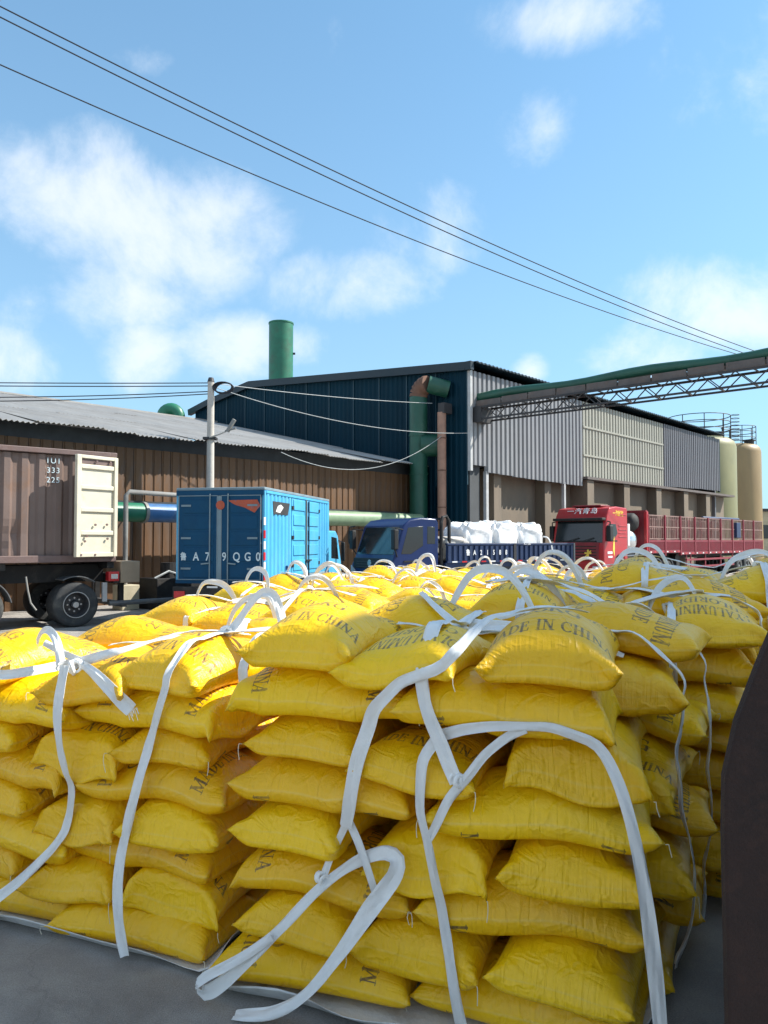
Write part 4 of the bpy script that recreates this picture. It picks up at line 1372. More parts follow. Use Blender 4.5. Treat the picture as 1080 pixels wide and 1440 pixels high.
text('一汽解放', .26, (-1.35, 1.246, 3.18), (R(90), 0, R(180)), 'lettering_yellow', c3, ext=.004, bold=.004)
for s in (-.45, .45):
    MB().box(-7.6, -.6, s - .06, s + .06, .72, 1.02).build('chassis_beam', 'chassis', rt)
for x in (-5.6, -6.95):
    for s in (-1, 1):
        wheel(rt, x, s * 1.22, .5, .27, s, True, 'mudguard')
        mudguard(rt, x, s * .7, s * 1.24, .58, 25, 155, 'mudguard', th=.04, cz=.52)
tank = thing('gas_tank', 'silver round ended fuel tank behind the red cab', 'tank', (8.52, 33.84, 0), RRZ)
MB().lathe([(.02, 1.3), (.25, 1.27), (.4, 1.18), (.5, 1.02), (.52, .9), (.52, -.9), (.4, -1.1), (.02, -1.2)][::-1], 32, 'y', (-2.95, 0, 1.98)).build('shell', 'chrome', tank, True)
MB().box(-2.6, -2.38, .5, 1.22, 1.75, 2.75).build('support_frame', 'white_paint', tank, bevel=.02)
MB().box(-3.5, -2.4, -1.0, 1.0, 1.0, 1.5).build('cradle', 'chassis', tank)
for zz in (2.95,):
    MB().lathe([(.02, .55), (.3, .5), (.42, .36), (.42, -.5), (.02, -.6)][::-1], 24, 'y', (-3.55, .6, 2.85)).build('air_filter', 'chassis', tank, True)
    MB().cyl((-3.55, .6, 1.0), (-3.55, .6, 2.5), .12, n=12).build('filter_stem', 'chassis', tank)
tl_ = thing('stake_trailer', 'long red stake side trailer with barred cage behind the red cab', 'trailer', (8.52, 33.84, 0), RRZ)
TX0, TX1 = -4.3, -22.0
ZB = 1.45
MB().box(TX1, TX0, -1.25, 1.25, ZB - .02, ZB + .12).build('deck', 'red_dark', tl_)
for s in (-.5, .5):
    MB().box(TX1, TX0 + .1, s - .08, s + .08, 1.08, ZB - .03).build('chassis_beam', 'chassis', tl_)
MB().box(TX0, TX0 + .08, -1.25, 1.25, ZB, 3.32).build('headboard', 'red_dark', tl_)
for y in np.linspace(-1.2, 1.2, 9):
    MB().box(TX0 + .081, TX0 + .12, y - .03, y + .03, ZB, 3.32).build('headboard_rib', 'red_dark', tl_)
MB().box(TX0 - .04, TX0 + .14, -1.29, 1.29, 3.32, 3.42).build('headboard_cap', 'red_dark', tl_)
for s in (-1, 1):
    MB().box(TX0 - .06, TX0 + .13, s * 1.25 - .06, s * 1.25 + .08, ZB - .3, 3.36).build('headboard_post', 'red', tl_, bevel=.01)
bay = 1.96
for s in (-1, 1):
    yc = s * 1.27
    k = 0
    x = TX0 - .06
    while x > TX1 + .3:
        xb = x - bay + .02
        low = k >= 2
        zl, zh = (ZB - .06 if not low else ZB - .17), 2.02
        p = MB().box(xb + .06, x - .06, yc - .02, yc + .02, zl, zh).build('side_board', 'red_trailer', tl_)
        rb = MB()
        nr = 15
        lo, hi = sorted((yc + s * .021, yc + s * .06))
        for q in range(nr):
            xx = xb + .14 + (bay - .3) * q / (nr - 1)
            rb.box(xx - .028, xx + .028, lo, hi, zl + .16, zh - .1)
        rb.build('ribs', 'red_trailer', p)
        MB().box(xb + .06, x - .06, lo, hi + .0, zh - .09, zh).build('top_rail', 'red_trailer', p)
        MB().box(xb + .06, x - .06, lo, hi + .0, zl, zl + .14).build('bottom_rail', 'red_trailer', p)
        for q in range(4):
            lo2, hi2 = sorted((yc + s * .061, yc + s * .067))
            xx = xb + .25 + q * .45
            MB().box(xx, xx + .16, lo2, hi2, zl + .03, zl + .09).build('reflector', 'white_paint' if q % 2 else 'red_lens', p)
        # barred cage above the boards
        cg = MB()
        for z in (2.08, 2.65, 3.2):
            cg.bar((xb, yc, z), (x, yc, z), .045, .05)
        nb = 9
        for q in range(nb):
            xx = xb + .12 + (bay - .24) * q / (nb - 1) + rnd.uniform(-.02, .02)
            cg.bar((xx, yc, 2.05), (xx, yc, 3.2), .04, .04)
        cg.build('cage_panel', 'cage', tl_)
        MB().box(x - .06, x + .05, yc - .05, yc + .08, ZB - .2, 3.24).build('stake_post', 'red_trailer', tl_, bevel=.01)
        x -= bay
        k += 1
for x in (-17.6, -18.95, -20.3):
    for s in (-1, 1):
        wheel(tl_, x, s * 1.22, .5, .27, s, True, 'mudguard')
MB().bar((-9.2, 1.24, .62), (-16.5, 1.24, .62), .06, .1).bar((-9.2, 1.24, 1.0), (-16.5, 1.24, 1.0), .06, .1).build('side_guard', 'red_trailer', tl_)
for x in (-9.3, -9.9, -12, -14.4, -16.4):
    MB().box(x - .05, x + .05, 1.18, 1.23, .55, 1.3).build('guard_post', 'red_trailer', tl_)
MB().box(-8.4, -8.0, .5, 1.2, .35, 1.0).build('spare_carrier', 'chassis', tl_)
MB().cyl((-8.9, -1.0, 1.0), (-8.9, .9, 1.0), .3, n=20).build('air_tank', 'steel_dark', tl_)
tp = thing('tarpaulin_roll', 'dark folded tarpaulin hung over the trailer cage near the frame edge', 'tarpaulin', (8.52, 33.84, 0), RRZ)
MB().box(-17.3, -16.6, 1.15, 1.42, 2.15, 3.05).cyl((-18.5, .9, 3.28), (-12.5, .9, 3.25), .09, n=10).build('folded_cloth', 'navy_bed', tp, bevel=.06, seg=3)

# bulk bags and rubble on the flatbed
FM = Matrix.Translation((-.38, 21.88, 0)) @ Matrix.Rotation(FRZ, 4, 'Z')


def fl(x, y, z):
    return tuple(FM @ Vector((x, y, z)))


bulk_bag('bulk_bag', 'plump white bulk bag at the front of the lorry load', fl(-3.25, .38, 1.37), 1.25, 1.2, 1.12, 3, FRZ)
bulk_bag('bulk_bag', 'white bulk bag in the middle of the lorry load', fl(-4.25, .42, 1.37), 1.1, 1.15, 1.16, 8, FRZ + .1)
b3 = bulk_bag('bulk_bag', 'white bulk bag with a loose loop at the rear of the load', fl(-5.35, .42, 1.37), 1.12, 1.1, 1.12, 15, FRZ - .08)
pts = [Vector((-.5, .5, .75)), Vector((-.62, .6, .7)), Vector((-.72, .66, .4)), Vector((-.66, .66, .2)), Vector((-.45, .62, .25))]
q = catmull(pts, .04)
ribbon(q, [Vector((0, 1, .2))] * len(q), .06, 'lifting_loop', 'strap', b3)
bulk_bag('torn_sack_heap', 'low heap of torn pale sacks behind the lorry cab', fl(-2.35, .3, 1.37), 1.0, 1.5, .75, 21, FRZ, 'sacks', 'debris', False)
# ================================================================ printed sacks
# print mask: drawn from strokes, thick and thin like stencilled serif capitals
def glyphs():
    T, t = .15, .07
    G = {}

    def ln(x0, y0, x1, y1, w_): return [(x0, y0, x1, y1, w_, w_)]

    def arc(cx, cy, rx, ry, a0, a1, w0=T, w1=t, n=18):
        o = []
        for k in range(n):
            a, b = R(a0 + (a1 - a0) * k / n), R(a0 + (a1 - a0) * (k + 1) / n)
            wa = w1 + (w0 - w1) * abs(math.cos(a)) ** 1.5
            wb = w1 + (w0 - w1) * abs(math.cos(b)) ** 1.5
            o.append((cx + rx * math.cos(a), cy + ry * math.sin(a), cx + rx * math.cos(b), cy + ry * math.sin(b), wa, wb))
        return o

    def serif(x, y, w_=.26): return ln(x - w_ / 2, y, x + w_ / 2, y, .06)
    def stem(x, w_=T, a=0, b=1): return ln(x, a, x, b, w_) + serif(x, a + .02) + serif(x, b - .02)
    G['I'] = (.36, stem(.18))
    G['L'] = (.6, stem(.18) + ln(.1, .03, .54, .03, t) + ln(.52, .03, .55, .26, t))
    G['E'] = (.62, stem(.18) + ln(.1, .03, .54, .03, t) + ln(.1, .97, .52, .97, t) + ln(.2, .52, .42, .52, t) + ln(.53, .03, .56, .26, t) + ln(.51, .97, .53, .76, t) + ln(.42, .4, .42, .64, t))
    G['T'] = (.64, stem(.32) + ln(.06, .97, .58, .97, t) + ln(.06, .97, .04, .74, t) + ln(.58, .97, .6, .74, t))
    G['H'] = (.74, stem(.18) + stem(.56) + ln(.18, .51, .56, .51, t))
    G['N'] = (.76, stem(.16, t) + stem(.6, t) + ln(.15, .97, .6, .03, T))
    G['M'] = (.92, stem(.16, t) + stem(.76, T) + ln(.15, .97, .45, .1, T) + ln(.45, .1, .75, .97, t))
    G['A'] = (.74, ln(.36, .99, .6, .02, T) + ln(.36, .99, .13, .02, t) + serif(.13, .02, .24) + serif(.6, .02, .28) + ln(.22, .34, .5, .34, t))
    G['Y'] = (.72, stem(.36, T, 0, .5) + ln(.14, .98, .36, .48, T) + ln(.6, .98, .36, .48, t) + serif(.14, .98, .26) + serif(.6, .98, .22))
    G['P'] = (.62, stem(.18) + arc(.3, .73, .24, .25, 95, -95))
    G['R'] = (.7, stem(.18) + arc(.3, .74, .24, .24, 95, -95) + ln(.34, .5, .6, .02, T) + serif(.62, .02, .16))
    G['D'] = (.7, stem(.18) + arc(.24, .5, .38, .48, 90, -90))
    G['U'] = (.72, ln(.18, 1, .18, .32, T) + serif(.18, .98) + ln(.56, 1, .56, .32, t) + serif(.56, .98, .22) + arc(.37, .32, .19, .3, 180, 360))
    G['O'] = (.72, arc(.36, .5, .28, .48, 0, 360, n=30))
    G['C'] = (.66, arc(.38, .5, .3, .48, 50, 310, n=26) + ln(.57, .98, .57, .7, t))
    G['G'] = (.72, arc(.38, .5, .3, .48, 50, 330, n=26) + ln(.58, .98, .58, .7, t) + ln(.6, .02, .6, .44, T) + serif(.58, .44, .28))
    G['K'] = (.74, stem(.18) + ln(.22, .42, .6, .97, t) + ln(.34, .58, .62, .02, T) + serif(.6, .98, .2) + serif(.63, .02, .22))
    G['2'] = (.6, arc(.3, .72, .22, .26, 165, -40) + ln(.46, .55, .1, .06, t) + ln(.08, .05, .54, .05, .1))
    G['5'] = (.6, ln(.14, .96, .5, .96, .09) + ln(.15, .96, .13, .56, t) + arc(.28, .33, .24, .31, 120, -150))
    G[':'] = (.3, ln(.15, .15, .15, .2, .14) + ln(.15, .6, .15, .65, .14))
    G[' '] = (.34, [])
    return G


GL = glyphs()
BL_, BW_ = 0.93, 0.585             # flat sack, metres


def print_mask():
    H_, W_ = 640, 1024
    img = np.zeros((H_, W_), np.float32)
    sx, sy = W_ / BL_, H_ / BW_

    def put(txt, x, height, span, cy=BW_ / 2):
        """a line of capitals running across the sack (along y), its feet towards the x=0 end"""
        adv = sum(GL[c][0] for c in txt)
        k = span / adv
        y = cy + span / 2
        for c in txt:
            wd, st = GL[c]
            for (x0, y0, x1, y1, w0, w1) in st:
                ax, ay = (x + y0 * height) * sx, (y - x0 * k) * sy
                bx, by = (x + y1 * height) * sx, (y - x1 * k) * sy
                kk = (k * sy + height * sx * .35) / 1.35 * .52
                ra, rb = w0 * kk, w1 * kk
                rm = max(ra, rb) + 2
                u0, u1 = int(max(0, min(ax, bx) - rm)), int(min(W_, max(ax, bx) + rm + 1))
                v0, v1 = int(max(0, min(ay, by) - rm)), int(min(H_, max(ay, by) + rm + 1))
                if u1 <= u0 or v1 <= v0:
                    continue
                X, Y = np.meshgrid(np.arange(u0, u1) + .5, np.arange(v0, v1) + .5)
                dx, dy = bx - ax, by - ay
                q = np.clip(((X - ax) * dx + (Y - ay) * dy) / (dx * dx + dy * dy + 1e-6), 0, 1)
                d = np.hypot(X - ax - q * dx, Y - ay - q * dy)
                a = np.clip((ra + (rb - ra) * q) - d + .5, 0, 1)
                img[v0:v1, u0:u1] = np.maximum(img[v0:v1, u0:u1], a)
            y -= wd * k
    put('MADE IN CHINA', .165, .068, .53)
    put('25KG', .315, .08, .24)
    put('NET', .43, .06, .14)
    put('CHLORIDE', .60, .068, .38)
    put('POLYALUMINIUM', .705, .08, .55)
    im = bpy.data.images.new('sack_print', W_, H_, alpha=False, float_buffer=False)
    im.colorspace_settings.name = 'Non-Color'
    px = np.ones((H_, W_, 4), np.float32)
    px[..., :3] = img[..., None]
    im.pixels.foreach_set(px.ravel())
    im.update()
    im.pack()
    return im


def sack_material(name='sack', printed=True, im_=None):
    m = bpy.data.materials.new(name)
    m.use_nodes = True
    t = m.node_tree
    b = t.nodes['Principled BSDF']
    uv = nd(t, 'ShaderNodeUVMap')
    sp = nd(t, 'ShaderNodeSeparateXYZ')
    t.links.new(uv.outputs[0], sp.inputs[0])
    oi = nd(t, 'ShaderNodeObjectInfo')
    rand = oi.outputs['Random']
    tcn = nd(t, 'ShaderNodeTexCoord')
    # film colour with slow variation
    n1 = nd(t, 'ShaderNodeTexNoise', i_Scale=3.5, i_Detail=5.0, i_Roughness=.6)
    t.links.new(tcn.outputs['Object'], n1.inputs['Vector'])
    hs = nd(t, 'ShaderNodeHueSaturation')
    hs.inputs['Color'].default_value = (0.93, 0.545, 0.004, 1)
    val = mth(t, 'ADD', .86, mth(t, 'ADD', mth(t, 'MULTIPLY', rand, .14), mth(t, 'MULTIPLY', n1.outputs['Fac'], .14)))
    t.links.new(val, hs.inputs['Value'])
    t.links.new(mth(t, 'ADD', .494, mth(t, 'MULTIPLY', rand, .012)), hs.inputs['Hue'])
    # pale worn line along the folded sides and the hems
    v_edge = mth(t, 'MINIMUM', sp.outputs['Y'], mth(t, 'SUBTRACT', 1.0, sp.outputs['Y']))
    u_edge = mth(t, 'MINIMUM', sp.outputs['X'], mth(t, 'SUBTRACT', 1.0, sp.outputs['X']))
    n2 = nd(t, 'ShaderNodeTexNoise', i_Scale=11.0, i_Detail=4.0)
    t.links.new(tcn.outputs['Object'], n2.inputs['Vector'])
    wl = mth(t, 'SUBTRACT', 1.0, mth(t, 'DIVIDE', v_edge, .012), clamp=True)
    hl = mth(t, 'SUBTRACT', 1.0, mth(t, 'DIVIDE', mth(t, 'ABSOLUTE', mth(t, 'SUBTRACT', u_edge, .022)), .006), clamp=True)
    wear = mth(t, 'MULTIPLY', mth(t, 'MULTIPLY', mth(t, 'MAXIMUM', wl, mth(t, 'MULTIPLY', hl, .7)), n2.outputs['Fac']), .75, clamp=True)
    mx1 = nd(t, 'ShaderNodeMix', data_type='RGBA')
    t.links.new(wear, mx1.inputs['Factor'])
    t.links.new(hs.outputs[0], mx1.inputs['A'])
    mx1.inputs['B'].default_value = (.86, .64, .18, 1)
    # pale dust
    n4 = nd(t, 'ShaderNodeTexNoise', i_Scale=2.2, i_Detail=9.0, i_Roughness=.7)
    t.links.new(tcn.outputs['Object'], n4.inputs['Vector'])
    dr = nd(t, 'ShaderNodeMapRange')
    t.links.new(n4.outputs['Fac'], dr.inputs['Value'])
    dr.inputs['From Min'].default_value = .56
    dr.inputs['From Max'].default_value = .78
    dr.inputs['To Max'].default_value = .2
    mxd = nd(t, 'ShaderNodeMix', data_type='RGBA')
    t.links.new(dr.outputs[0], mxd.inputs['Factor'])
    t.links.new(mx1.outputs['Result'], mxd.inputs['A'])
    mxd.inputs['B'].default_value = (.74, .6, .26, 1)
    # ink
    im = nd(t, 'ShaderNodeTexImage')
    im.image = im_ or print_mask()
    im.interpolation = 'Linear'
    t.links.new(uv.outputs[0], im.inputs[0])
    n3 = nd(t, 'ShaderNodeTexNoise', i_Scale=26.0, i_Detail=5.0, i_Roughness=.7)
    t.links.new(tcn.outputs['Object'], n3.inputs['Vector'])
    ink = 0.0 if not printed else mth(t, 'MULTIPLY', im.outputs['Color'], mth(t, 'MULTIPLY', mth(t, 'MULTIPLY_ADD', n3.outputs['Fac'], 2.4, -.42, clamp=True), .86))
    mx2 = nd(t, 'ShaderNodeMix', data_type='RGBA')
    if printed:
        t.links.new(ink, mx2.inputs['Factor'])
    else:
        mx2.inputs['Factor'].default_value = 0
        t.nodes.remove(im)
    t.links.new(mxd.outputs['Result'], mx2.inputs['A'])
    mx2.inputs['B'].default_value = (.045, .042, .05, 1)
    t.links.new(mx2.outputs['Result'], b.inputs['Base Color'])
    b.inputs['Roughness'].default_value = .4
    t.links.new(mth(t, 'ADD', .25, mth(t, 'MULTIPLY', n1.outputs['Fac'], .18)), b.inputs['Roughness'])
    b.inputs['Specular IOR Level'].default_value = .45
    # fine creases: lines along the sack that gather towards its ends, and crumple
    mp = nd(t, 'ShaderNodeMapping')
    mp.inputs['Scale'].default_value = (3.0, 42.0, 1)
    t.links.new(uv.outputs[0], mp.inputs[0])
    loc = nd(t, 'ShaderNodeCombineXYZ')
    t.links.new(mth(t, 'MULTIPLY', rand, 50.0), loc.inputs[0])
    t.links.new(mth(t, 'MULTIPLY', rand, 33.0), loc.inputs[1])
    t.links.new(loc.outputs[0], mp.inputs['Location'])
    c1 = nd(t, 'ShaderNodeTexNoise', i_Scale=1.0, i_Detail=3.0, i_Roughness=.55, i_Distortion=.5)
    t.links.new(mp.outputs[0], c1.inputs['Vector'])
    endm = mth(t, 'SUBTRACT', 1.0, mth(t, 'MULTIPLY', u_edge, 4.2), clamp=True)
    c2 = nd(t, 'ShaderNodeTexNoise', i_Scale=16.0, i_Detail=6.0, i_Roughness=.62, i_Distortion=.8)
    t.links.new(tcn.outputs['Object'], c2.inputs['Vector'])
    mpw = nd(t, 'ShaderNodeMapping')
    mpw.inputs['Scale'].default_value = (30.0, 2.0, 1)
    t.links.new(uv.outputs[0], mpw.inputs[0])
    c3_ = nd(t, 'ShaderNodeTexNoise', i_Scale=1.0, i_Detail=3.0, i_Distortion=1.0)
    t.links.new(mpw.outputs[0], c3_.inputs['Vector'])
    sidem = mth(t, 'SUBTRACT', 1.0, mth(t, 'MULTIPLY', v_edge, 5.0), clamp=True)
    h = mth(t, 'ADD', mth(t, 'ADD', mth(t, 'MULTIPLY', c1.outputs['Fac'], mth(t, 'ADD', mth(t, 'MULTIPLY', endm, .42), .04)), mth(t, 'MULTIPLY', c2.outputs['Fac'], .42)),
            mth(t, 'MULTIPLY', c3_.outputs['Fac'], mth(t, 'ADD', mth(t, 'MULTIPLY', sidem, .35), .03)))
    lines = None
    for u0 in (.30, .52, .74):
        du = mth(t, 'ABSOLUTE', mth(t, 'SUBTRACT', mth(t, 'ADD', sp.outputs['X'], mth(t, 'MULTIPLY', n2.outputs['Fac'], .012)), u0))
        q = mth(t, 'SUBTRACT', 1.0, mth(t, 'DIVIDE', du, .006), clamp=True)
        lines = q if lines is None else mth(t, 'MAXIMUM', lines, q)
    n5 = nd(t, 'ShaderNodeTexNoise', i_Scale=6.0, i_Detail=2.0, i_Distortion=1.2)
    t.links.new(tcn.outputs['Object'], n5.inputs['Vector'])
    ridg = mth(t, 'ABSOLUTE', mth(t, 'SUBTRACT', n5.outputs['Fac'], .5))
    h = mth(t, 'ADD', mth(t, 'SUBTRACT', h, mth(t, 'MULTIPLY', lines, mth(t, 'MULTIPLY', n1.outputs['Fac'], .16))), mth(t, 'MULTIPLY', mth(t, 'MINIMUM', ridg, .09), -1.9))
    bp = nd(t, 'ShaderNodeBump', i_Strength=.75, i_Distance=.022)
    t.links.new(h, bp.inputs['Height'])
    t.links.new(bp.outputs[0], b.inputs['Normal'])
    # woven film lets a little sun through
    tl = nd(t, 'ShaderNodeBsdfTranslucent')
    t.links.new(mx2.outputs['Result'], tl.inputs['Color'])
    ms = nd(t, 'ShaderNodeMixShader')
    ms.inputs[0].default_value = .08
    t.links.new(b.outputs[0], ms.inputs[1])
    t.links.new(tl.outputs[0], ms.inputs[2])
    t.links.new(ms.outputs[0], t.nodes['Material Output'].inputs[0])
    return m


PRINT = print_mask()
M['sack'] = sack_material('sack', True, PRINT)
M['sack_plain'] = sack_material('sack_plain', False, PRINT)


# ---------------------------------------------------------------- the sacks' shape: two sheets sewn together, filled and pressed
def relax(P, rx, ry, vol, ceil, flap, iters, grav):
    """P[V,2,nx,ny,3]; position-based cloth: edges keep their length, the volume is held, the sack is pressed between two planes"""
    V, _, nx, ny, _ = P.shape
    rd = math.hypot(rx, ry)
    prev = P.copy()
    wgt = np.ones((V, 1, nx, ny), np.float32)
    for v in range(V):
        wgt[v, :, :flap[v][0]] = 0
        wgt[v, :, nx - flap[v][1]:] = 0

    def edge(a, b, rest, kc, ks=.5):
        d = b - a
        l = np.sqrt((d * d).sum(-1, keepdims=True)) + 1e-9
        e = (l - rest) / l
        e = np.where(e > 0, e * ks, e * kc)
        d *= e
        a += d
        b -= d
    for it in range(iters):
        vel = (P - prev) * .93
        prev = P.copy()
        P += vel
        P[..., 2] -= grav
        for rep in range(5):
            for p in (0, 1):
                n = (nx - p) // 2
                edge(P[:, :, p:p + 2 * n:2], P[:, :, p + 1:p + 2 * n:2], rx, .28)
                n = (ny - p) // 2
                edge(P[:, :, :, p:p + 2 * n:2], P[:, :, :, p + 1:p + 2 * n:2], ry, .28)
            for p in (0, 1):
                n = (nx - p) // 2
                edge(P[:, :, p:p + 2 * n:2, :-1], P[:, :, p + 1:p + 2 * n:2, 1:], rd, .04, .2)
                edge(P[:, :, p:p + 2 * n:2, 1:], P[:, :, p + 1:p + 2 * n:2, :-1], rd, .04, .2)
            # bending: second neighbours should not fold up
            for p in (0, 1, 2, 3):
                n = len(range(p, nx - 2, 4))
                edge(P[:, :, p:p + 4 * n:4], P[:, :, p + 2:p + 2 + 4 * n:4][:, :, :n], 2 * rx, .10, .0)
                n = len(range(p, ny - 2, 4))
                edge(P[:, :, :, p:p + 4 * n:4], P[:, :, :, p + 2:p + 2 + 4 * n:4][:, :, :, :n], 2 * ry, .10, .0)
            # the seam round the edge
            for sl in ((slice(None), 0), (slice(None), -1), (0, slice(None)), (-1, slice(None))):
                a = P[(slice(None), 0) + sl]
                b = P[(slice(None), 1) + sl]
                mid = (a + b) * .5
                a[...] = mid
                b[...] = mid
        # volume
        du = np.empty_like(P)
        du[:, :, 1:-1] = (P[:, :, 2:] - P[:, :, :-2]) * .5
        du[:, :, 0] = P[:, :, 1] - P[:, :, 0]
        du[:, :, -1] = P[:, :, -1] - P[:, :, -2]
        dv = np.empty_like(P)
        dv[:, :, :, 1:-1] = (P[:, :, :, 2:] - P[:, :, :, :-2]) * .5
        dv[:, :, :, 0] = P[:, :, :, 1] - P[:, :, :, 0]
        dv[:, :, :, -1] = P[:, :, :, -1] - P[:, :, :, -2]
        A = np.cross(du, dv)
        A[:, 1] *= -1
        vv = (P * A).sum((1, 2, 3, 4)) / 3
        AA = (A * A).sum(-1) * wgt
        lam = (vol - vv) / (AA.sum((1, 2, 3)) + 1e-12)
        lam = np.clip(lam, -25, 25)
        P += .25 * lam[:, None, None, None, None] * A * wgt[..., None]
        z = P[..., 2]
        np.maximum(z, 0, out=z)
        c = ceil[:, None, None, None]
        z[...] = np.where(z > c, c + (z - c) * .25, z)
    return P


def make_variants():
    rs = np.random.RandomState(11)
    V = 14
    vol = np.array([.0405, .043, .038, .042, .040, .044, .0395, .0415, .0425, .041, .0435, .0415, .044, .042], np.float32) + .0225
    ceil = np.array([.172, .178, .165, .175, .17, .18, .172, .17, .175, .172, .215, .2, .22, .21], np.float32) + .008
    nx, ny = 33, 21
    X, Y = np.meshgrid(np.linspace(-BL_ / 2, BL_ / 2, nx), np.linspace(-BW_ / 2, BW_ / 2, ny), indexing='ij')
    P = np.zeros((V, 2, nx, ny, 3), np.float32)
    P[..., 0] = X
    P[..., 1] = Y
    bump = np.cos(np.pi * X / BL_) * np.cos(np.pi * Y / BW_)
    P[:, 0, :, :, 2] = .07 + .03 * bump
    P[:, 1, :, :, 2] = .07 - .03 * bump
    for v in range(V):
        low = rs.randn(5, 4)
        # slow random unevenness in the starting sheets decides where the creases fall
        for a in range(5):
            for b in range(4):
                P[v, :, :, :, 2] += .006 * low[a, b] * np.cos(np.pi * a * (X / BL_ + .5)) * np.cos(np.pi * b * (Y / BW_ + .5))
        P[v] += rs.randn(2, nx, ny, 3).astype(np.float32) * .004
    flap = [(1 + rs.randint(0, 2), 1 + rs.randint(0, 2)) for v in range(V)]
    flap[3], flap[8], flap[12], flap[5] = (1, 3), (3, 1), (2, 3), (3, 1)
    P = relax(P, BL_ / (nx - 1), BW_ / (ny - 1), vol, ceil, flap, 320, .0002)
    coarse = P.copy()
    # finer grid
    fx, fy = 2 * nx - 1, 2 * ny - 1
    Q = np.zeros((V, 2, fx, fy, 3), np.float32)
    Q[:, :, ::2, ::2] = P
    Q[:, :, 1::2, ::2] = (P[:, :, :-1] + P[:, :, 1:]) * .5
    Q[:, :, :, 1::2] = (Q[:, :, :, :-2:2] + Q[:, :, :, 2::2]) * .5
    Q += rs.randn(*Q.shape).astype(np.float32) * .0009
    Q = relax(Q, BL_ / (fx - 1), BW_ / (fy - 1), vol, ceil, [(a * 2, b * 2) for a, b in flap], 110, .0001)
    for A_, mul in ((coarse, 1), (Q, 2)):
        for v in range(V):
            for side, nrow in ((0, flap[v][0]), (1, flap[v][1])):
                if nrow < 3:
                    continue
                i0 = nrow * mul if side == 0 else A_.shape[2] - 1 - nrow * mul
                sl = slice(0, i0) if side == 0 else slice(i0 + 1, None)
                dx = A_[v, :, sl, :, 0] - A_[v, :, i0:i0 + 1, :, 0]
                A_[v, :, sl, :, 0] -= dx * .45
                A_[v, :, sl, :, 2] -= np.abs(dx) * .75 - .03 * np.sin(np.linspace(0, 9, A_.shape[3]))[None, None, :] * np.abs(dx) / .08
        A_[..., 0] -= A_[..., 0].mean((1, 2, 3), keepdims=True)
        A_[..., 1] -= A_[..., 1].mean((1, 2, 3), keepdims=True)
        # soften the last jitter
        for _ in range(1):
            S_ = A_.copy()
            S_[:, :, 1:-1, 1:-1] = .5 * A_[:, :, 1:-1, 1:-1] + .125 * (A_[:, :, 2:, 1:-1] + A_[:, :, :-2, 1:-1] + A_[:, :, 1:-1, 2:] + A_[:, :, 1:-1, :-2])
            A_[...] = S_
    return coarse, Q


COARSE, FINE = make_variants()
for q in (COARSE, FINE):
    q[..., :2] *= 1.02
    q[..., 2] *= 1.165
_topo = {}


def topo(nx, ny):
    if (nx, ny) in _topo:
        return _topo[nx, ny]
    n = nx * ny
    idx = np.arange(2 * n).reshape(2, nx, ny)
    # the two sheets share their rim
    idx[1, 0] = idx[0, 0]
    idx[1, -1] = idx[0, -1]
    idx[1, :, 0] = idx[0, :, 0]
    idx[1, :, -1] = idx[0, :, -1]
    used = np.unique(idx)
    rem = np.full(2 * n, -1)
    rem[used] = np.arange(len(used))
    idx = rem[idx]
    u, v = np.meshgrid(np.linspace(0, 1, nx), np.linspace(0, 1, ny), indexing='ij')
    fs, uv = [], []
    for s in (0, 1):
        q = np.stack([idx[s, :-1, :-1], idx[s, 1:, :-1], idx[s, 1:, 1:], idx[s, :-1, 1:]], -1)
        vv = v if s == 0 else 1 - v
        uu = u if s == 0 else 1 - u
        if s == 1:
            uu, vv = 1 - u, v
        qu = np.stack([np.stack([uu, vv], -1)[a] for a in ((slice(0, -1), slice(0, -1)), (slice(1, None), slice(0, -1)), (slice(1, None), slice(1, None)), (slice(0, -1), slice(1, None)))], -2)
        if s == 1:
            q = q[..., ::-1]
            qu = qu[..., ::-1, :]
        fs.append(q.reshape(-1, 4))
        uv.append(qu.reshape(-1, 4, 2))
    _topo[nx, ny] = (used, np.concatenate(fs), np.concatenate(uv).astype(np.float32))
    return _topo[nx, ny]


def sack_mesh(P, sides=(0, 1)):
    """P[2,nx,ny,3] -> mesh"""
    nx, ny = P.shape[1:3]
    used, fs, uv = topo(nx, ny)
    co = P.reshape(-1, 3)[used].astype(np.float32)
    me = bpy.data.meshes.new('sack')
    me.vertices.add(len(co))
    me.vertices.foreach_set('co', co.ravel())
    me.loops.add(fs.size)
    me.loops.foreach_set('vertex_index', fs.ravel().astype(np.int32))
    me.polygons.add(len(fs))
    me.polygons.foreach_set('loop_start', np.arange(0, fs.size, 4, dtype=np.int32))
    me.polygons.foreach_set('loop_total', np.full(len(fs), 4, np.int32))
    me.polygons.foreach_set('use_smooth', np.ones(len(fs), bool))
    me.update(calc_edges=True)
    l = me.uv_layers.new(name='UVMap')
    l.data.foreach_set('uv', uv.ravel())
    me.materials.append(M['sack'])
    me.materials.append(M['sack_plain'])
    h = len(fs) // 2
    me.polygons.foreach_set('material_index', np.repeat(np.array(sides, np.int32), [h, len(fs) - h]))
    me.validate()
    return me


# ---------------------------------------------------------------- stacks
GR, GX, GY = .02, 2.2, 1.8


def blur(A, sig):
    kx = np.fft.fftfreq(A.shape[0])[:, None]
    ky = np.fft.rfftfreq(A.shape[1])[None]
    s = sig / GR
    return np.fft.irfft2(np.fft.rfft2(A) * np.exp(-2 * (np.pi * s) ** 2 * (kx ** 2 + ky ** 2)), A.shape)


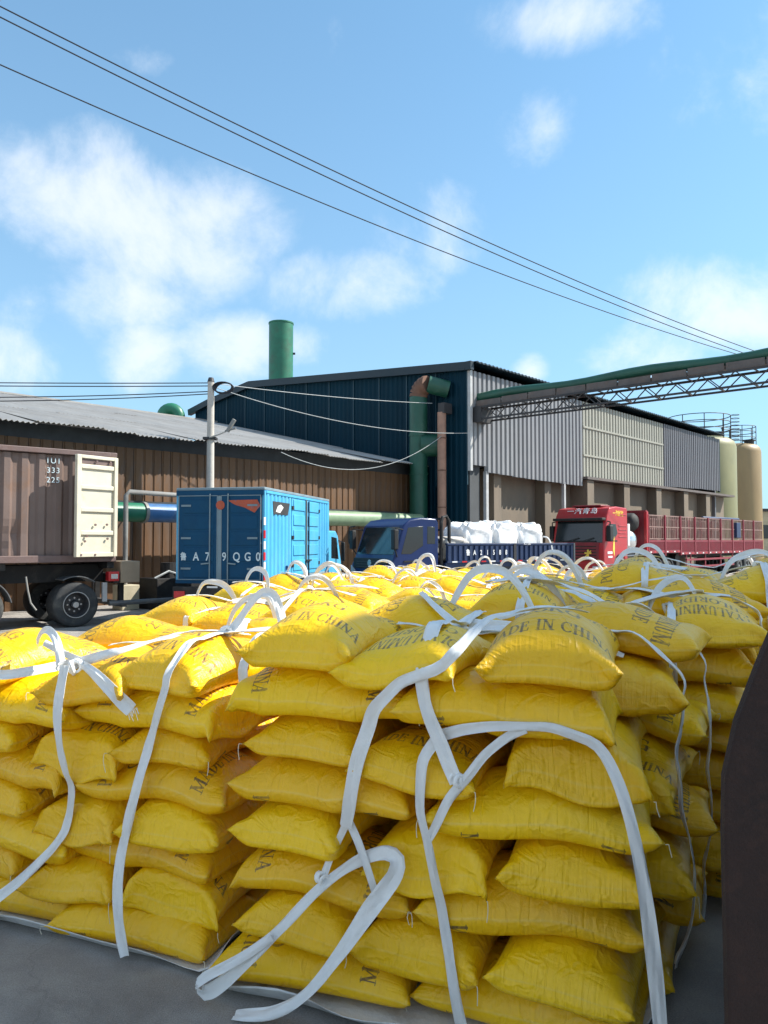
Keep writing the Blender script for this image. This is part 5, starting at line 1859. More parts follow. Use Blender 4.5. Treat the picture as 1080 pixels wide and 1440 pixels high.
class Stack:
    def __init__(self, cx, cy, phi, seed, desc):
        self.c = Vector((cx, cy, 0))
        p = R(phi)
        self.u = Vector((math.cos(p), -math.sin(p), 0))
        self.v = Vector((math.sin(p), math.cos(p), 0))
        self.phi = p
        self.rs = np.random.RandomState(seed)
        self.H = np.full((int(2 * GX / GR), int(2 * GY / GR)), .03)
        self.desc = desc
        self.pts = []
        self.bvh = None
        self.da = 0.0
        self.dz = .018
        self.shear = 0.0
        self.tris = ([], [])

    def world(self, a, b, z):
        return self.c + self.u * a + self.v * b + Vector((0, 0, z))

    def drape(self, P, a, b, yaw):
        # every sack slumps a little in its own way
        r = self.rs.uniform(-1, 1, 8)
        X, Y = P[..., 0] / .5, P[..., 1] / .3
        P = P.copy()
        hgt = np.clip(P[..., 2] / .18, 0, 1)
        P[..., 1] += .022 * r[0] * X * X + .018 * r[1] * X * hgt
        P[..., 0] += .016 * r[2] * Y * Y + .02 * r[3] * hgt
        P[..., 2] *= 1 + .10 * r[4] * X + .08 * r[5] * Y + .07 * r[6] * np.sin(3.1 * X + 2 * r[7])
        c, s = math.cos(yaw), math.sin(yaw)
        xa = P[..., 0] * c - P[..., 1] * s + a
        yb = P[..., 0] * s + P[..., 1] * c + b
        ia, ib = np.meshgrid(np.arange(self.H.shape[0]) * GR - GX, np.arange(self.H.shape[1]) * GR - GY, indexing='ij')
        lx = (ia - a) * c + (ib - b) * s
        ly = -(ia - a) * s + (ib - b) * c
        core = (np.abs(lx) < .36) & (np.abs(ly) < .215)
        hm = np.percentile(self.H[core], 80)
        wgt = (core & (self.H > hm - .075)).astype(float)
        num, den = blur(self.H * wgt, .085), blur(wgt, .085)
        num2, den2 = blur(self.H * wgt, .35), blur(wgt, .35)
        base = num2 / np.maximum(den2, 1e-6)
        k = np.clip(den / .12, 0, 1)
        D = np.where(den > 1e-3, num / np.maximum(den, 1e-3), base) * k + base * (1 - k)
        fa = np.clip((xa + GX) / GR, 0, self.H.shape[0] - 1.01)
        fb = np.clip((yb + GY) / GR, 0, self.H.shape[1] - 1.01)
        i, j = fa.astype(int), fb.astype(int)
        p, q = fa - i, fb - j
        Dz = D[i, j] * (1 - p) * (1 - q) + D[i + 1, j] * p * (1 - q) + D[i, j + 1] * (1 - p) * q + D[i + 1, j + 1] * p * q
        z = P[..., 2] + Dz + self.dz
        return np.stack([xa, yb, z], -1).astype(np.float32)

    def deposit(self, bags):
        H = self.H.copy()
        for W_ in bags:
            top = W_[0] if W_[0][..., 2].mean() > W_[1][..., 2].mean() else W_[1]
            A_ = top
            for (oi, oj) in ((0, 0), (1, 0), (0, 1), (1, 1)):
                B_ = A_[oi:A_.shape[0] - 1 + oi, oj:A_.shape[1] - 1 + oj]
                i = np.clip(((B_[..., 0] + GX) / GR).astype(int), 0, H.shape[0] - 1)
                j = np.clip(((B_[..., 1] + GY) / GR).astype(int), 0, H.shape[1] - 1)
                np.maximum.at(H, (i.ravel(), j.ravel()), B_[..., 2].ravel())
        self.H = H


ORD = ['topmost', 'second', 'third', 'fourth', 'fifth', 'sixth', 'seventh', 'eighth', 'ninth', 'tenth', 'eleventh', 'twelfth']
NAMES_E = ['left front', 'middle front', 'right front', 'left rear', 'right rear']
NAMES_H = ['left front', 'right front', 'left rear', 'middle rear', 'right rear']
low_pts = [[], []]


def sack_object(W_, st, label, sides=(0, 1), grp='yellow printed sacks stacked in slings'):
    """W_ in stack coordinates -> object at the sack's own place"""
    ctr = W_.reshape(-1, 3).mean(0)
    base = Vector((float(ctr[0]), float(ctr[1]), float(W_[..., 2].min())))
    loc = st.world(base.x, base.y, base.z)
    P = W_ - np.array(base, np.float32)
    me = sack_mesh(P, sides)
    o = bpy.data.objects.new('sack', me)
    link(o)
    o.location = loc
    o.rotation_euler = (0, 0, -st.phi)
    tag(o, label, 'sack', grp)
    return o


def corner_twine(o, W_, rs, p=.5):
    nx, ny = W_.shape[1:3]
    base = np.array([W_[..., 0].mean(), W_[..., 1].mean(), W_[..., 2].min()])
    for ci, cj in ((0, 0), (0, -1), (-1, 0), (-1, -1)):
        if rs.rand() > p:
            continue
        a = Vector([float(q) for q in (W_[0, ci, cj] - base)])
        ln = rs.uniform(.03, .09)
        dx = a.normalized() * .012
        pts = [a, a + Vector((dx.x, dx.y, .004)), a + Vector((dx.x * 1.4, dx.y * 1.4, -ln * .4)), a + Vector((dx.x * 1.2 + rs.uniform(-.012, .012), dx.y * 1.2, -ln))]
        MB().tube(catmull(pts, .012), .0017, 5).build('twine_tail', 'twine', o, True)


def build_stack(st, layers, shown, fine_all, first_front=None, top_over=None, twine=0.0, width=.555, length=.865, top_jit=1.0, near=True):
    """layers of five sacks; 'shown' layers from the top are objects, those under them go into one mass"""
    rs = st.rs
    for l in range(layers):
        from_top = layers - 1 - l
        E = (from_top % 2 == 0) if first_front is None else ((from_top % 2 == 0) == first_front)
        j = 1.0 + (top_jit if from_top == 0 else 0)
        spots = []
        fb, bb = -.71, .71
        flip = 0
        if E:
            for k in range(3):
                spots.append(((k - 1) * width * 1.02, fb + length / 2, R(90), NAMES_E[k]))
            for k in range(2):
                spots.append(((k - .5) * length * 1.01, bb - width / 2, 0, NAMES_E[3 + k]))
        else:
            for k in range(2):
                spots.append(((k - .5) * length * 1.01, fb + width / 2, 0, NAMES_H[k]))
            for k in range(3):
                spots.append(((k - 1) * width * 1.02, bb - length / 2, R(90), NAMES_H[2 + k]))
        done = []
        sh = rs.uniform(-.035, .035)
        for k, (a, b, yaw, nm) in enumerate(spots):
            is_top = from_top == 0
            v = rs.choice([10, 11, 12, 13]) if is_top else rs.randint(0, 10)
            ov = (top_over or {}).get((from_top, k), {})
            v = ov.get('v', v)
            # the print reads from the front of the stack on most end-on sacks
            turn = (R(180) if rs.rand() < (.12 if abs(yaw) > 1 else .5) else 0)
            if 'turn' in ov:
                turn = R(ov['turn'])
            yw = yaw + turn + R(rs.uniform(-6, 6)) * j + R(ov.get('yaw', 0))
            a2 = a + sh + rs.uniform(-.04, .04) * j + ov.get('a', 0)
            a2 += st.shear * (b - fb - .3)
            b2 = b + rs.uniform(-.045, .045) * j + ov.get('b', 0)
            fine = fine_all and from_top < shown
            P = (FINE if fine else COARSE)[v].copy()
            if rs.rand() < .5:
                P[..., 1] *= -1
                P = P[:, :, ::-1].copy()
            W_ = st.drape(P, a2, b2, yw)
            done.append(W_)
            label = f"yellow sack, {nm}, {ORD[from_top]} layer of the {st.desc}".replace("stack before", "stack by")
            if from_top < shown:
                q = rs.rand()
                pr = 1.0 if is_top else (.3 if abs(yaw) > 1 else .55)
                o = sack_object(W_, st, label, (0, 1) if q < pr else (1, 0))
                if twine:
                    corner_twine(o, W_, rs, twine)
            else:
                s4 = W_[:, ::4, ::4]
                low_pts[0].append((s4, st))
            # for casting straps on to the stack
            nx, ny = W_.shape[1:3]
            used, fs, _ = topo(nx, ny)
            n0 = sum(len(q) for q in st.tris[0])
            st.tris[0].append(W_.reshape(-1, 3)[used])
            st.tris[1].append(fs + n0)
        st.deposit(done)
    V_ = np.concatenate(st.tris[0])
    F_ = np.concatenate(st.tris[1])
    st.bvh = BVHTree.FromPolygons([tuple(map(float, q)) for q in V_], [tuple(map(int, q)) for q in F_])
    st.top = float(V_[:, 2].max())


PHI = 21.5
STK = {}


def mk(key, cx, cy, dphi, seed, desc, layers, shown, fine, dz=.016, shear=0.0, **kw):
    st = Stack(cx, cy, PHI + dphi, seed, desc)
    st.dz = dz if fine else dz + .008
    st.shear = shear
    build_stack(st, layers, shown, fine, **kw)
    STK[key] = st
    return st


mk('S1', 0.37, 3.87, 0, 5, 'nearest stack', 8, 8, True, shear=.3, dz=.012, twine=.3,
   top_over={(0, 0): dict(v=10, turn=0, yaw=-6, a=-.03, b=.02), (0, 1): dict(v=11, turn=180, yaw=-9, a=.0, b=-.04), (0, 2): dict(v=12, turn=0, yaw=4, a=.02, b=-.03)})
mk('S2', -1.37, 4.65, 0, 23, 'front left stack', 8, 8, True, dz=-.016, twine=.3, first_front=True)
mk('S3', 1.45, 5.1, -1, 31, 'shaded stack behind the nearest', 8, 8, True, shear=.15, twine=.2)
mk('S8', 2.6, 6.35, -2, 37, 'tallest stack by the red trailer', 9, 5, True, first_front=False)
mk('S4', -0.8, 6.2, 2, 41, 'stack behind the front left', 8, 3, True)
mk('S7', -0.75, 8.1, 0, 43, 'stack by the blue box truck', 8, 2, False)
mk('S9', 1.0, 7.45, 1, 47, 'middle stack of the third row', 8, 2, False)
mk('S10', 0, 9.6, -2, 53, 'left stack by the flatbed cab', 8, 2, False)
mk('S11', 1.78, 8.95, 0, 59, 'stack by the flatbed dropside', 8, 2, False)
mk('S12', 3.4, 8.0, 1, 61, 'fourth row stack by the red cab', 8, 2, False)
mk('S13', 0.6, 11.2, 2, 67, 'second farthest stack by the flatbed cab', 8, 2, False)
mk('S14', 2.38, 10.5, -1, 71, 'second farthest stack by the bulk bags', 8, 2, False)
mk('S15', 4.1, 9.7, 0, 73, 'second farthest stack by the red cab', 8, 2, False)
mk('S16', 1.2, 12.85, 0, 79, 'farthest stack on the left', 8, 2, False)
mk('S17', 3.0, 12.2, 1, 83, 'farthest stack on the right', 8, 2, False)

# the lower layers of the stacks behind: one mass
vs, fs, n0 = [], [], 0
for s4, st in low_pts[0]:
    nx, ny = s4.shape[1:3]
    used, f, _ = topo(nx, ny)
    co = s4.reshape(-1, 3)[used]
    m3 = np.array([[st.u.x, st.u.y, 0], [st.v.x, st.v.y, 0], [0, 0, 1]], np.float32)
    vs.append(co @ m3 + np.array(st.c, np.float32))
    fs.append(f + n0)
    n0 += len(co)
if vs:
    lo = pymesh('sacks_below', np.concatenate(vs), [tuple(map(int, q)) for q in np.concatenate(fs)], 'sack', None, True)
    tag(lo, 'mass of yellow sacks in the hidden lower layers of the rear stacks', 'sacks', kind='stuff')
# ================================================================ lifting slings
def cast(st, tag_, p):
    if tag_ != 'R' and st.da:
        p = (p[0] + st.da,) + tuple(p[1:])
    return cast0(st, tag_, p)


def cast0(st, tag_, p):
    """point and outward normal on the stack, in stack coordinates. F: (a,z) on the front; R: (b,z) on the right; T: (a,b) on top; X: free (a,b,z)"""
    if tag_ == 'F':
        h = st.bvh.ray_cast(Vector((p[0], -2.5, p[1])), Vector((0, 1, 0)))[0]
        y = h.y if h and h.y < -.2 else -.62
        return Vector((p[0], y, p[1])), Vector((0, -1, .12))
    if tag_ == 'R':
        h = st.bvh.ray_cast(Vector((3, p[0], p[1])), Vector((-1, 0, 0)))[0]
        x = h.x if h and h.x > .3 else .8
        return Vector((x, p[0], p[1])), Vector((1, 0, .12))
    if tag_ == 'T':
        h = st.bvh.ray_cast(Vector((p[0], p[1], 4)), Vector((0, 0, -1)))[0]
        z = h.z if h else st.top
        return Vector((p[0], p[1], z)), Vector((0, 0, 1))
    return Vector(p[:3]), (Vector(p[3]) if len(p) > 3 else Vector((0, -1, .3)))


def strap(st, root, path, width=.055, name='strap', seed=0, lift=.013, wfun=None, curl=.12):
    """path: list of (tag, coords). Runs between two points of the same tag are laid on the sacks, drawn taut over the bulges"""
    Q, NQ, TG = [], [], []
    for (ta, pa), (tb, pb) in zip(path, path[1:]):
        A, B = Vector(pa[:len(pa) if ta != 'X' else 3]), Vector(pb[:len(pb) if tb != 'X' else 3])
        if ta == tb and ta != 'X':
            n = max(2, int((B - A).length / .025))
            for k in range(n):
                q, nn = cast(st, ta, A.lerp(B, k / n))
                Q.append(q); NQ.append(nn); TG.append(ta)
        else:
            q, nn = cast(st, ta, pa)
            Q.append(q); NQ.append(nn); TG.append(ta)
    q, nn = cast(st, path[-1][0], path[-1][1])
    Q.append(q); NQ.append(nn); TG.append(path[-1][0])
    n = len(Q)
    # taut: upper envelope along the outward direction within a short window
    ax = {'F': (1, -1), 'R': (0, 1), 'T': (2, 1)}
    out_ = [q.copy() for q in Q]
    W_ = 12
    for i in range(n):
        if TG[i] in ax:
            k, sg = ax[TG[i]]
            vals = [(sg * Q[j][k]) - .0004 * (abs(i - j) ** 2) for j in range(max(0, i - W_), min(n, i + W_ + 1)) if TG[j] == TG[i]]
            out_[i][k] = sg * max(vals) + sg * lift
    for _ in range(2):
        S_ = [p.copy() for p in out_]
        for i in range(1, n - 1):
            S_[i] = out_[i] * .5 + (out_[i - 1] + out_[i + 1]) * .25
            if TG[i] in ax:
                k, sg = ax[TG[i]]
                S_[i][k] = sg * max(sg * S_[i][k], sg * out_[i][k] - .004)
        out_ = S_
    for _ in range(3):
        NQ = [NQ[0]] + [(NQ[i - 1] + NQ[i] * 2 + NQ[i + 1]).normalized() for i in range(1, n - 1)] + [NQ[-1]]
    width *= .9
    P, NN = catmull(out_, .02, [Vector(q) for q in NQ])
    m = Matrix((st.u, st.v, Vector((0, 0, 1)))).transposed()
    P = [m @ p for p in P]
    NN = [m @ q for q in NN]
    return ribbon(P, NN, width, name, 'strap', root, seed=seed, wfun=wfun, curl=curl)


def sling(st, label):
    
    return thing('lifting_sling', label, 'sling', st.c, 0, 'white slings round the stacks')


def topz(st, a, b):
    return cast(st, 'T', (a, b))[0].z


def arch(st, root, a0, a1, b, h, lean=0.0, twist=.0, seed=0, width=.058, db=0.0, drop=.0):
    """standing loop of webbing: foot at (a0,b), crown, foot at (a1,b+db)"""
    rr = random.Random(seed * 7 + 3)
    z0 = topz(st, a0, b) - .02
    z1 = topz(st, a1, b + db) - .02
    w_ = a1 - a0
    k = lambda q: rr.uniform(-q, q)
    m0, m1 = rr.uniform(.12, .26), rr.uniform(.74, .88)
    ctl = [(0, 0, 0), (m0 * .45 + k(.03), .5, k(.02)), (m0, .86 + k(.08), lean * .7), (m0 + .12, .985, lean), (.5 + k(.08), 1.0 + k(.04), lean + k(.02)), (m1 - .12, .97, lean), (m1, .84 + k(.1), lean * .8), (1 - (1 - m1) * .4, .45, k(.03)), (1, 0, 0)]
    t0, t1 = twist + k(.35), -twist + k(.35)
    pts = []
    for q, (sx, sz, sy) in enumerate(ctl):
        ang = math.pi * q / 8
        tw_ = t0 * (1 - q / 8) + t1 * q / 8
        nrm = Vector((-.45 * math.cos(ang) + tw_, -.8, .55 * math.sin(ang) + k(.15)))
        pts.append(('X', (a0 + w_ * sx, b + db * sx + sy, z0 * (1 - sx) + z1 * sx + h * sz, tuple(nrm))))
    o = strap(st, root, pts, width, 'lifting_loop', seed, curl=.16, wfun=lambda q: .62 + .38 * math.sin(math.pi * q) ** 1.5)
    return o


def knot(st, root, a, b, z, r=.05):
    m = MB()
    c = st.u * (a + st.da) + st.v * b + Vector((0, 0, z))
    for k in range(3):
        an = rnd.uniform(0, 3)
        ax_ = Vector((math.cos(an), math.sin(an), rnd.uniform(-.4, .4))).normalized()
        s = ax_.orthogonal().normalized()
        t = ax_.cross(s)
        pts = [c + (s * math.cos(q) + t * math.sin(q)) * r * .72 + ax_ * (k - 1) * .018 for q in [2 * math.pi * j / 10 for j in range(11)]]
        m.tube(pts, r * .3, 7)
    return m.build('knot', 'strap', root, True)


def base_sheet(st, root, a0=-.9, a1=.9, b0=-.78, b1=.76, seed=0):
    """white woven sheet under the stack with a turned-up crumpled edge"""
    rr = np.random.RandomState(seed)
    n = 90
    per = []
    for k in range(n):
        s = k / n * 4
        e, f = int(s), s - int(s)
        c = [(a0, b0), (a1, b0), (a1, b1), (a0, b1)]
        p, q = c[e], c[(e + 1) % 4]
        per.append((p[0] + (q[0] - p[0]) * f, p[1] + (q[1] - p[1]) * f))
    ca, cb_ = (a0 + a1) / 2, (b0 + b1) / 2
    vs, fs = [], []
    m = Matrix((st.u, st.v, Vector((0, 0, 1)))).transposed()
    rings = [(.55, .004), (.9, .006), (.955, .02), (1.0, .07), (1.012, .075), (1.0, .062)]
    ph = rr.rand(4) * 6
    for (sc, z) in rings:
        for k, (a, b) in enumerate(per):
            w_ = .5 + .5 * math.sin(k * .55 + ph[0]) * math.sin(k * .21 + ph[1])
            o = 1 + (.045 * math.sin(k * .9 + ph[2]) * (sc - .9) / .1 * .4 if sc > .9 else 0)
            zz = z * (.35 + .9 * w_) if sc > .93 else z
            vs.append(m @ Vector((ca + (a - ca) * sc * o, cb_ + (b - cb_) * sc * o, zz)))
    for j in range(len(rings) - 1):
        for k in range(n):
            fs.append((j * n + k, j * n + (k + 1) % n, (j + 1) * n + (k + 1) % n, (j + 1) * n + k))
    fs.append(tuple(range(n - 1, -1, -1)))
    return pymesh('base_sheet', vs, fs, 'sheet_white', root, True)


# ---- front right stack
s = STK['S1']
s.da = .01
g = sling(s, 'white webbing sling with a knotted loop hanging down the nearest stack')
base_sheet(s, g, seed=1)
strap(s, g, [('T', (.62, -.05)), ('T', (.32, -.42)), ('F', (.16, 1.50)), ('F', (-.04, 1.42)), ('F', (-.17, 1.29)), ('F', (-.24, 1.08)), ('F', (-.29, .84)), ('F', (-.31, .78))], .066, seed=1, wfun=lambda q: 1.0 if q > .4 else .8)
strap(s, g, [('T', (.0, .45)), ('T', (.02, -.1)), ('T', (.04, -.5)), ('F', (.05, 1.40)), ('F', (.08, 1.30)), ('F', (.16, 1.12)), ('F', (.2, 1.04))], .075, seed=2)
strap(s, g, [('F', (.1, 1.2)), ('F', (.22, 1.245)), ('F', (.34, 1.27)), ('F', (.57, 1.285)), ('F', (.76, 1.23)), ('X', (.86, -.80, 1.10, (.1, -1, 0))), ('X', (.90, -.84, .87, (.1, -1, 0))), ('X', (.94, -.86, .59, (.1, -1, 0))), ('X', (.97, -.88, .21, (.1, -1, 0))), ('X', (.97, -.86, .03, (.1, -1, .2)))], .052, seed=3)
strap(s, g, [('F', (.12, 1.21)), ('F', (.055, 1.12)), ('F', (.045, .9)), ('F', (.075, .79)), ('F', (.10, .6)), ('F', (.13, .42)), ('F', (.2, .05))], .052, seed=4)
strap(s, g, [('F', (.47, 1.27)), ('F', (.40, 1.235)), ('F', (.31, 1.16)), ('F', (.24, 1.06)), ('F', (.17, .98)), ('F', (.11, .85)), ('F', (.08, .8))], .04, seed=5)
knot(s, g, .2, cast(s, 'F', (.2, 1.05))[0].y - .015, 1.05, .03)
# the long loop that hangs loose in front
F = lambda a, z, off=.05, n=(0, -1, .25): ('X', (a, cast(s, 'F', (a, max(z, .06)))[0].y - off, z, n))
strap(s, g, [F(-.31, .8), F(-.35, .74, .06, (-.5, -1, 0)), F(-.41, .62, .07, (-.6, -.8, 0)), F(-.42, .54, .08)], .045, 'lifting_loop', 6)
strap(s, g, [F(-.31, .8), F(-.26, .75, .05, (.5, -1, 0)), F(-.2, .62, .06, (.5, -.8, 0)), F(-.16, .5, .07)], .045, 'lifting_loop', 7)
strap(s, g, [('X', (-0.920, -0.895, .10, (-.9, -.5, .2))), ('X', (-0.930, -0.890, .05, (-.5, -.9, -.3))), ('X', (-0.880, -0.885, .035, (.2, -1, -.1))), ('X', (-0.800, -0.877, .10, (.3, -1, .3))), ('X', (-0.640, -0.862, .28, (.1, -1, .5))), ('X', (-0.500, -0.855, .41, (-.5, -.8, .9))), F(-.46, .5, .08, (-.5, -.6, 1.0)), F(-.34, .59, .08, (-.1, -1, .5)), F(-.22, .67, .08, (-.2, -1, .7)), F(-.09, .735, .08, (0, -1, .6)), F(-.035, .70, .08, (.5, -1, .2)), F(-.055, .63, .08, (.8, -.8, -.2)), F(-.10, .57, .11, (.4, -1, 0)), F(-.19, .49, .08, (-.7, -.7, .6)), ('X', (-0.280, -0.840, .3, (-.3, -1, .2))), ('X', (-0.400, -0.857, .1, (.1, -1, .4))), ('X', (-0.530, -0.882, .02, (-.2, -.6, 1))), ('X', (-0.730, -0.895, .012, (0, -.2, 1)))], .068, 'lifting_loop', 8, wfun=lambda q: .82 + .25 * abs(math.sin(7 * q + .6)))
strap(s, g, [('X', (-0.920, -0.895, .10, (-.9, -.5, .2))), ('X', (-0.885, -0.897, .155, (-.2, -1, .3))), ('X', (-0.810, -0.890, .17, (.2, -1, .2))), ('X', (-0.690, -0.875, .24, (.1, -1, .1))), ('X', (-0.570, -0.865, .35, (-.2, -1, .2)))], .06, 'lifting_loop', 9, wfun=lambda q: 1.0 - .35 * q)
knot(s, g, -.42, cast(s, 'F', (-.42, .55))[0].y - .09, .55, .026)
# over the top and down the right side
strap(s, g, [('T', (-.35, .05)), ('T', (.1, .08)), ('T', (.45, .12)), ('T', (.75, .1)), ('R', (.02, 1.30)), ('R', (.0, 1.1)), ('R', (-.02, .8)), ('R', (-.02, .4)), ('R', (0, .1))], .06, seed=10)
strap(s, g, [('T', (-.3, .62)), ('T', (.3, .55)), ('T', (.72, .5)), ('R', (.5, 1.3)), ('R', (.48, 1.0)), ('R', (.48, .6)), ('R', (.5, .1))], .06, seed=11)
strap(s, g, [('X', (.02, .1, topz(s, .02, .1) + .03, (0, -.7, .7))), ('X', (.25, .02, topz(s, .25, .02) + .05, (0, -.6, .8))), ('X', (.5, .06, topz(s, .5, .06) + .03, (.1, -.4, .9))), ('X', (.78, .05, topz(s, .78, .05) + .02, (.1, -.3, .9)))], .095, 'lifting_loop', 12, wfun=lambda q: 1.2 - .7 * q)
knot(s, g, .03, -.02, topz(s, .03, -.02) + .02, .03)
strap(s, g, [('X', (.03, -.02, topz(s, .03, -.02) + .03, (0, -.3, 1))), ('X', (-.12, .1, topz(s, -.12, .1) + .05, (0, -.3, 1))), ('X', (-.3, .3, topz(s, -.3, .3) + .03, (.2, -.2, 1)))], .06, 'strap', 13)
arch(s, g, -.15, .32, .35, .24, .05, .3, 14)

# ---- front left stack
s = STK['S2']
g = sling(s, 'white webbing sling tied in a bow on the front left stack')
base_sheet(s, g, seed=4)
OFF = .08
a = -.08 + OFF
strap(s, g, [('F', (a, 1.36)), ('F', (a + .01, .96)), ('F', (a + .01, .68)), ('F', (a - .05, .46)), ('X', (a - .17, -.87, .24, (0, -1, .1))), ('X', (a - .36, -.92, .1, (0, -1, .3))), ('X', (a - .55, -.93, .05, (0, -1, .5)))], .06, seed=21)
strap(s, g, [('F', (-.75, 1.32)), ('F', (-.5, 1.31)), ('F', (-.28, 1.31)), ('F', (a, 1.36)), ('F', (a + .2, 1.42)), ('T', (.35, -.45)), ('T', (.5, -.1)), ('T', (.62, .05))], .055, seed=22)
strap(s, g, [('X', (a, cast(s, 'F', (a, 1.35))[0].y - .03, 1.36, (0, -1, .2))), ('X', (a + .15, cast(s, 'F', (a + .15, 1.32))[0].y - .05, 1.36, (0, -1, .5))), ('X', (a + .28, cast(s, 'F', (a + .28, 1.26))[0].y - .06, 1.29, (-.2, -1, .6))), ('X', (a + .40, cast(s, 'F', (a + .4, 1.15))[0].y - .05, 1.16, (-.3, -1, .4)))], .075, 'strap', 23, wfun=lambda q: .7 + .5 * q)
strap(s, g, [('X', (a, cast(s, 'F', (a, 1.35))[0].y - .03, 1.37, (0, -1, .2))), ('X', (a - .1, cast(s, 'F', (a - .1, 1.38))[0].y - .04, 1.40, (0, -1, .4))), ('X', (a - .2, cast(s, 'F', (a - .2, 1.4))[0].y - .05, 1.46, (.2, -1, .4)))], .04, 'strap', 24)
strap(s, g, [('X', (a - .32, -.60, 1.44, (-.6, -.8, 0))), ('X', (a - .27, -.66, 1.53, (-.4, -.8, .4))), ('X', (a - .15, -.68, 1.57, (0, -.8, .6))), ('X', (a - .04, -.72, 1.52, (.6, -.8, .3))), ('X', (a, -.76, 1.38, (.5, -1, 0)))], .06, 'lifting_loop', 25)
knot(s, g, a, cast(s, 'F', (a, 1.33))[0].y - .02, 1.34, .042)
m_ = OFF + .0
strap(s, g, [('T', (.64, -.22)), ('T', (.66, -.5)), ('F', (.62, 1.30)), ('F', (.56, 1.16)), ('F', (.5, 1.02)), ('F', (.45, .74)), ('F', (.41, .5)), ('X', (.40, -.82, .33, (0, -1, .1))), ('X', (.44, -.84, .18, (.1, -1, .1))), ('X', (.5, -.84, .05, (.1, -1, .2)))], .058, seed=26)
strap(s, g, [('T', (1.0, -.2)), ('T', (1.0, -.45)), ('F', (1.0, 1.36)), ('F', (1.02, 1.2))], .06, seed=27)
knot(s, g, .64, -.22, topz(s, .64, -.22) + .015, .038)
knot(s, g, .98, -.22, topz(s, .95, -.22) + .015, .038)
strap(s, g, [('X', (.64, -.22, topz(s, .64, -.22), (-.5, -.8, 0))), ('X', (.69, -.2, 1.52, (-.6, -.8, .1))), ('X', (.76, -.17, 1.68, (-.5, -.8, .3))), ('X', (.83, -.16, 1.76, (-.2, -.8, .6))), ('X', (.91, -.16, 1.755, (.2, -.8, .6))), ('X', (.955, -.18, 1.62, (.6, -.8, .2))), ('X', (.99, -.22, topz(s, .95, -.22), (.5, -.8, 0)))], .062, 'lifting_loop', 28)
strap(s, g, [('T', (-.1, -.28)), ('T', (.3, -.24)), ('T', (.64, -.22)), ('T', (.98, -.2))], .05, seed=29)
strap(s, g, [('T', (.62, -.25)), ('T', (.8, -.3)), ('T', (1.02, -.24))], .07, seed=30)
strap(s, g, [('T', (.64, -.2)), ('T', (.52, .1)), ('T', (.38, .4)), ('T', (.3, .65))], .08, seed=31)
arch(s, g, .1, .52, .55, .30, .02, .2, 32)

def fray(st, root, a, b, z, d, w_, seed):
    rr = random.Random(seed)
    m = MB()
    for k in range(9):
        o = (k / 8 - .5) * w_
        p = st.u * (a + st.da + o * .8) + st.v * b + Vector((0, 0, z + o * .35))
        q = p + (st.u * (d[0] + rr.uniform(-.25, .25)) + st.v * (d[1] - .3 * rr.random()) + Vector((0, 0, d[2] + rr.uniform(-.3, .3)))) * rr.uniform(.02, .05)
        m.tube([p, (p + q) / 2 + Vector((0, 0, rr.uniform(-.006, .006))), q], .0016, 4)
    return m.build('frayed_threads', 'strap', root)


fray(s, g, a + .40, cast(s, 'F', (a + .4, 1.15))[0].y - .05, 1.16, (.6, -.2, -.9), .07, 5)

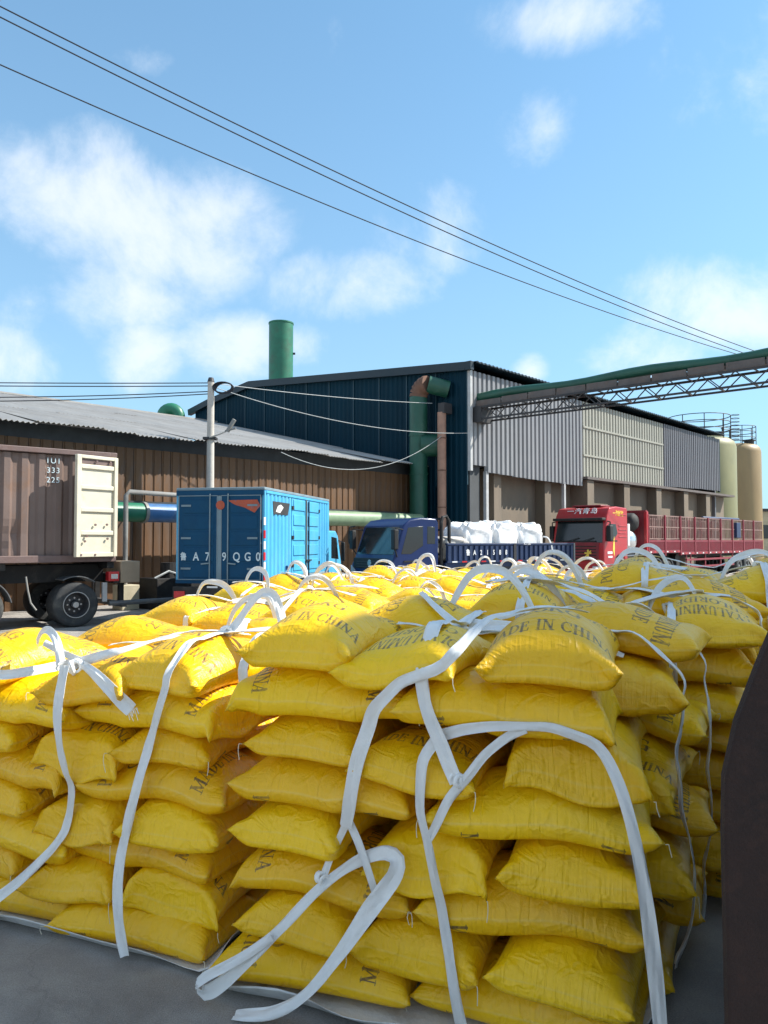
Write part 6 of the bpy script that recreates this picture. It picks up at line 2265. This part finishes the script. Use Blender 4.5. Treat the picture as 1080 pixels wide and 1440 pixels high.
# ---- the stacks behind, each with its own sling
back = [('S3', 'white webbing sling on the shaded stack behind the nearest one'), ('S8', 'white webbing sling on the tallest stack by the right edge'), ('S4', 'white webbing sling on the stack behind the front left one'),
        ('S7', 'white webbing sling on the stack before the blue box truck'), ('S9', 'white webbing sling on the middle stack of the third row'), ('S10', 'white webbing sling on the stack before the flatbed cab'),
        ('S11', 'white webbing sling on the stack before the dropside of the flatbed'), ('S12', 'white webbing sling on the fourth row stack by the red cab'),
        ('S13', 'white webbing sling on the second farthest stack before the flatbed cab'), ('S14', 'white webbing sling on the second farthest stack before the bulk bags'),
        ('S15', 'white webbing sling on the second farthest stack before the red cab'), ('S16', 'white webbing sling on the farthest stack on the left'), ('S17', 'white webbing sling on the farthest stack on the right')]
for bi, (key, lab) in enumerate(back):
    s = STK[key]
    g = sling(s, lab)
    rr = random.Random(100 + bi)
    zb = max(.2, s.top - 1.0)
    for i, aa in enumerate((-.42, .42)):
        for fb_, tg_ in ((-1, 'F'),):
            strap(s, g, [('T', (aa + rr.uniform(-.05, .05), .1)), ('T', (aa, -.35)), ('F', (aa, s.top - .2)), ('F', (aa + rr.uniform(-.04, .04), zb))], .056, seed=bi * 9 + i)
    strap(s, g, [('T', (-.75, -.3 + rr.uniform(-.1, .1))), ('T', (-.2, -.25)), ('T', (.3, -.28)), ('T', (.75, -.25))], .052, seed=bi * 9 + 3)
    strap(s, g, [('T', (-.6, .42)), ('T', (.0, .38 + rr.uniform(-.1, .1))), ('T', (.65, .4))], .052, seed=bi * 9 + 4)
    h = lambda: rr.uniform(.15, .28)
    tw = lambda: rr.uniform(-.6, .6)
    arch(s, g, -.62 + rr.uniform(-.08, .08), -.22 + rr.uniform(-.08, .08), -.35, h(), rr.uniform(-.12, .1), tw(), bi * 9 + 5, db=rr.uniform(-.1, .1))
    arch(s, g, .2 + rr.uniform(-.08, .08), .58 + rr.uniform(-.08, .08), -.32, h(), rr.uniform(-.12, .1), tw(), bi * 9 + 6, db=rr.uniform(-.1, .1))
    if rr.random() < .5:
        arch(s, g, -.55 + rr.uniform(-.1, .1), -.2 + rr.uniform(-.1, .1), .42, h(), rr.uniform(-.1, .1), tw(), bi * 9 + 7, db=rr.uniform(-.15, .15))
    if rr.random() < .5:
        arch(s, g, .18 + rr.uniform(-.1, .1), .55 + rr.uniform(-.1, .1), .4, h(), rr.uniform(-.1, .1), tw(), bi * 9 + 8, db=rr.uniform(-.15, .15))
    for q in range(2):
        a_, b_ = rr.uniform(-.5, .5), rr.uniform(-.35, .4)
        an = rr.uniform(0, 6.28)
        pts = [('X', (a_ + .1 * k * math.cos(an), b_ + .1 * k * math.sin(an), topz(s, a_ + .1 * k * math.cos(an), max(-.6, min(.6, b_ + .1 * k * math.sin(an)))) + (.05 if k == 1 else .015), (.2, -.5, .8))) for k in range(4)]
        strap(s, g, pts, .065, 'strap_tail', bi * 9 + 40 + q)
    knot(s, g, -.4, -.3, topz(s, -.4, -.3) + .015, .035)
    knot(s, g, .4, -.3, topz(s, .4, -.3) + .015, .035)

s = STK['S3']
g = next(o for o in bpy.data.objects if o.get('label') == 'white webbing sling on the shaded stack behind the nearest one')
strap(s, g, [('T', (-.75, .5)), ('T', (-.3, .1)), ('T', (.1, -.35)), ('F', (.2, s.top - .15)), ('F', (.24, s.top - .5))], .08, seed=301)
strap(s, g, [('T', (-.2, .65)), ('T', (.25, .2)), ('T', (.7, -.2)), ('R', (-.35, s.top - .2)), ('R', (-.4, s.top - .7)), ('R', (-.4, .5))], .085, seed=302)
strap(s, g, [('T', (-.7, -.4)), ('T', (-.1, -.3)), ('T', (.6, -.35))], .11, seed=303)
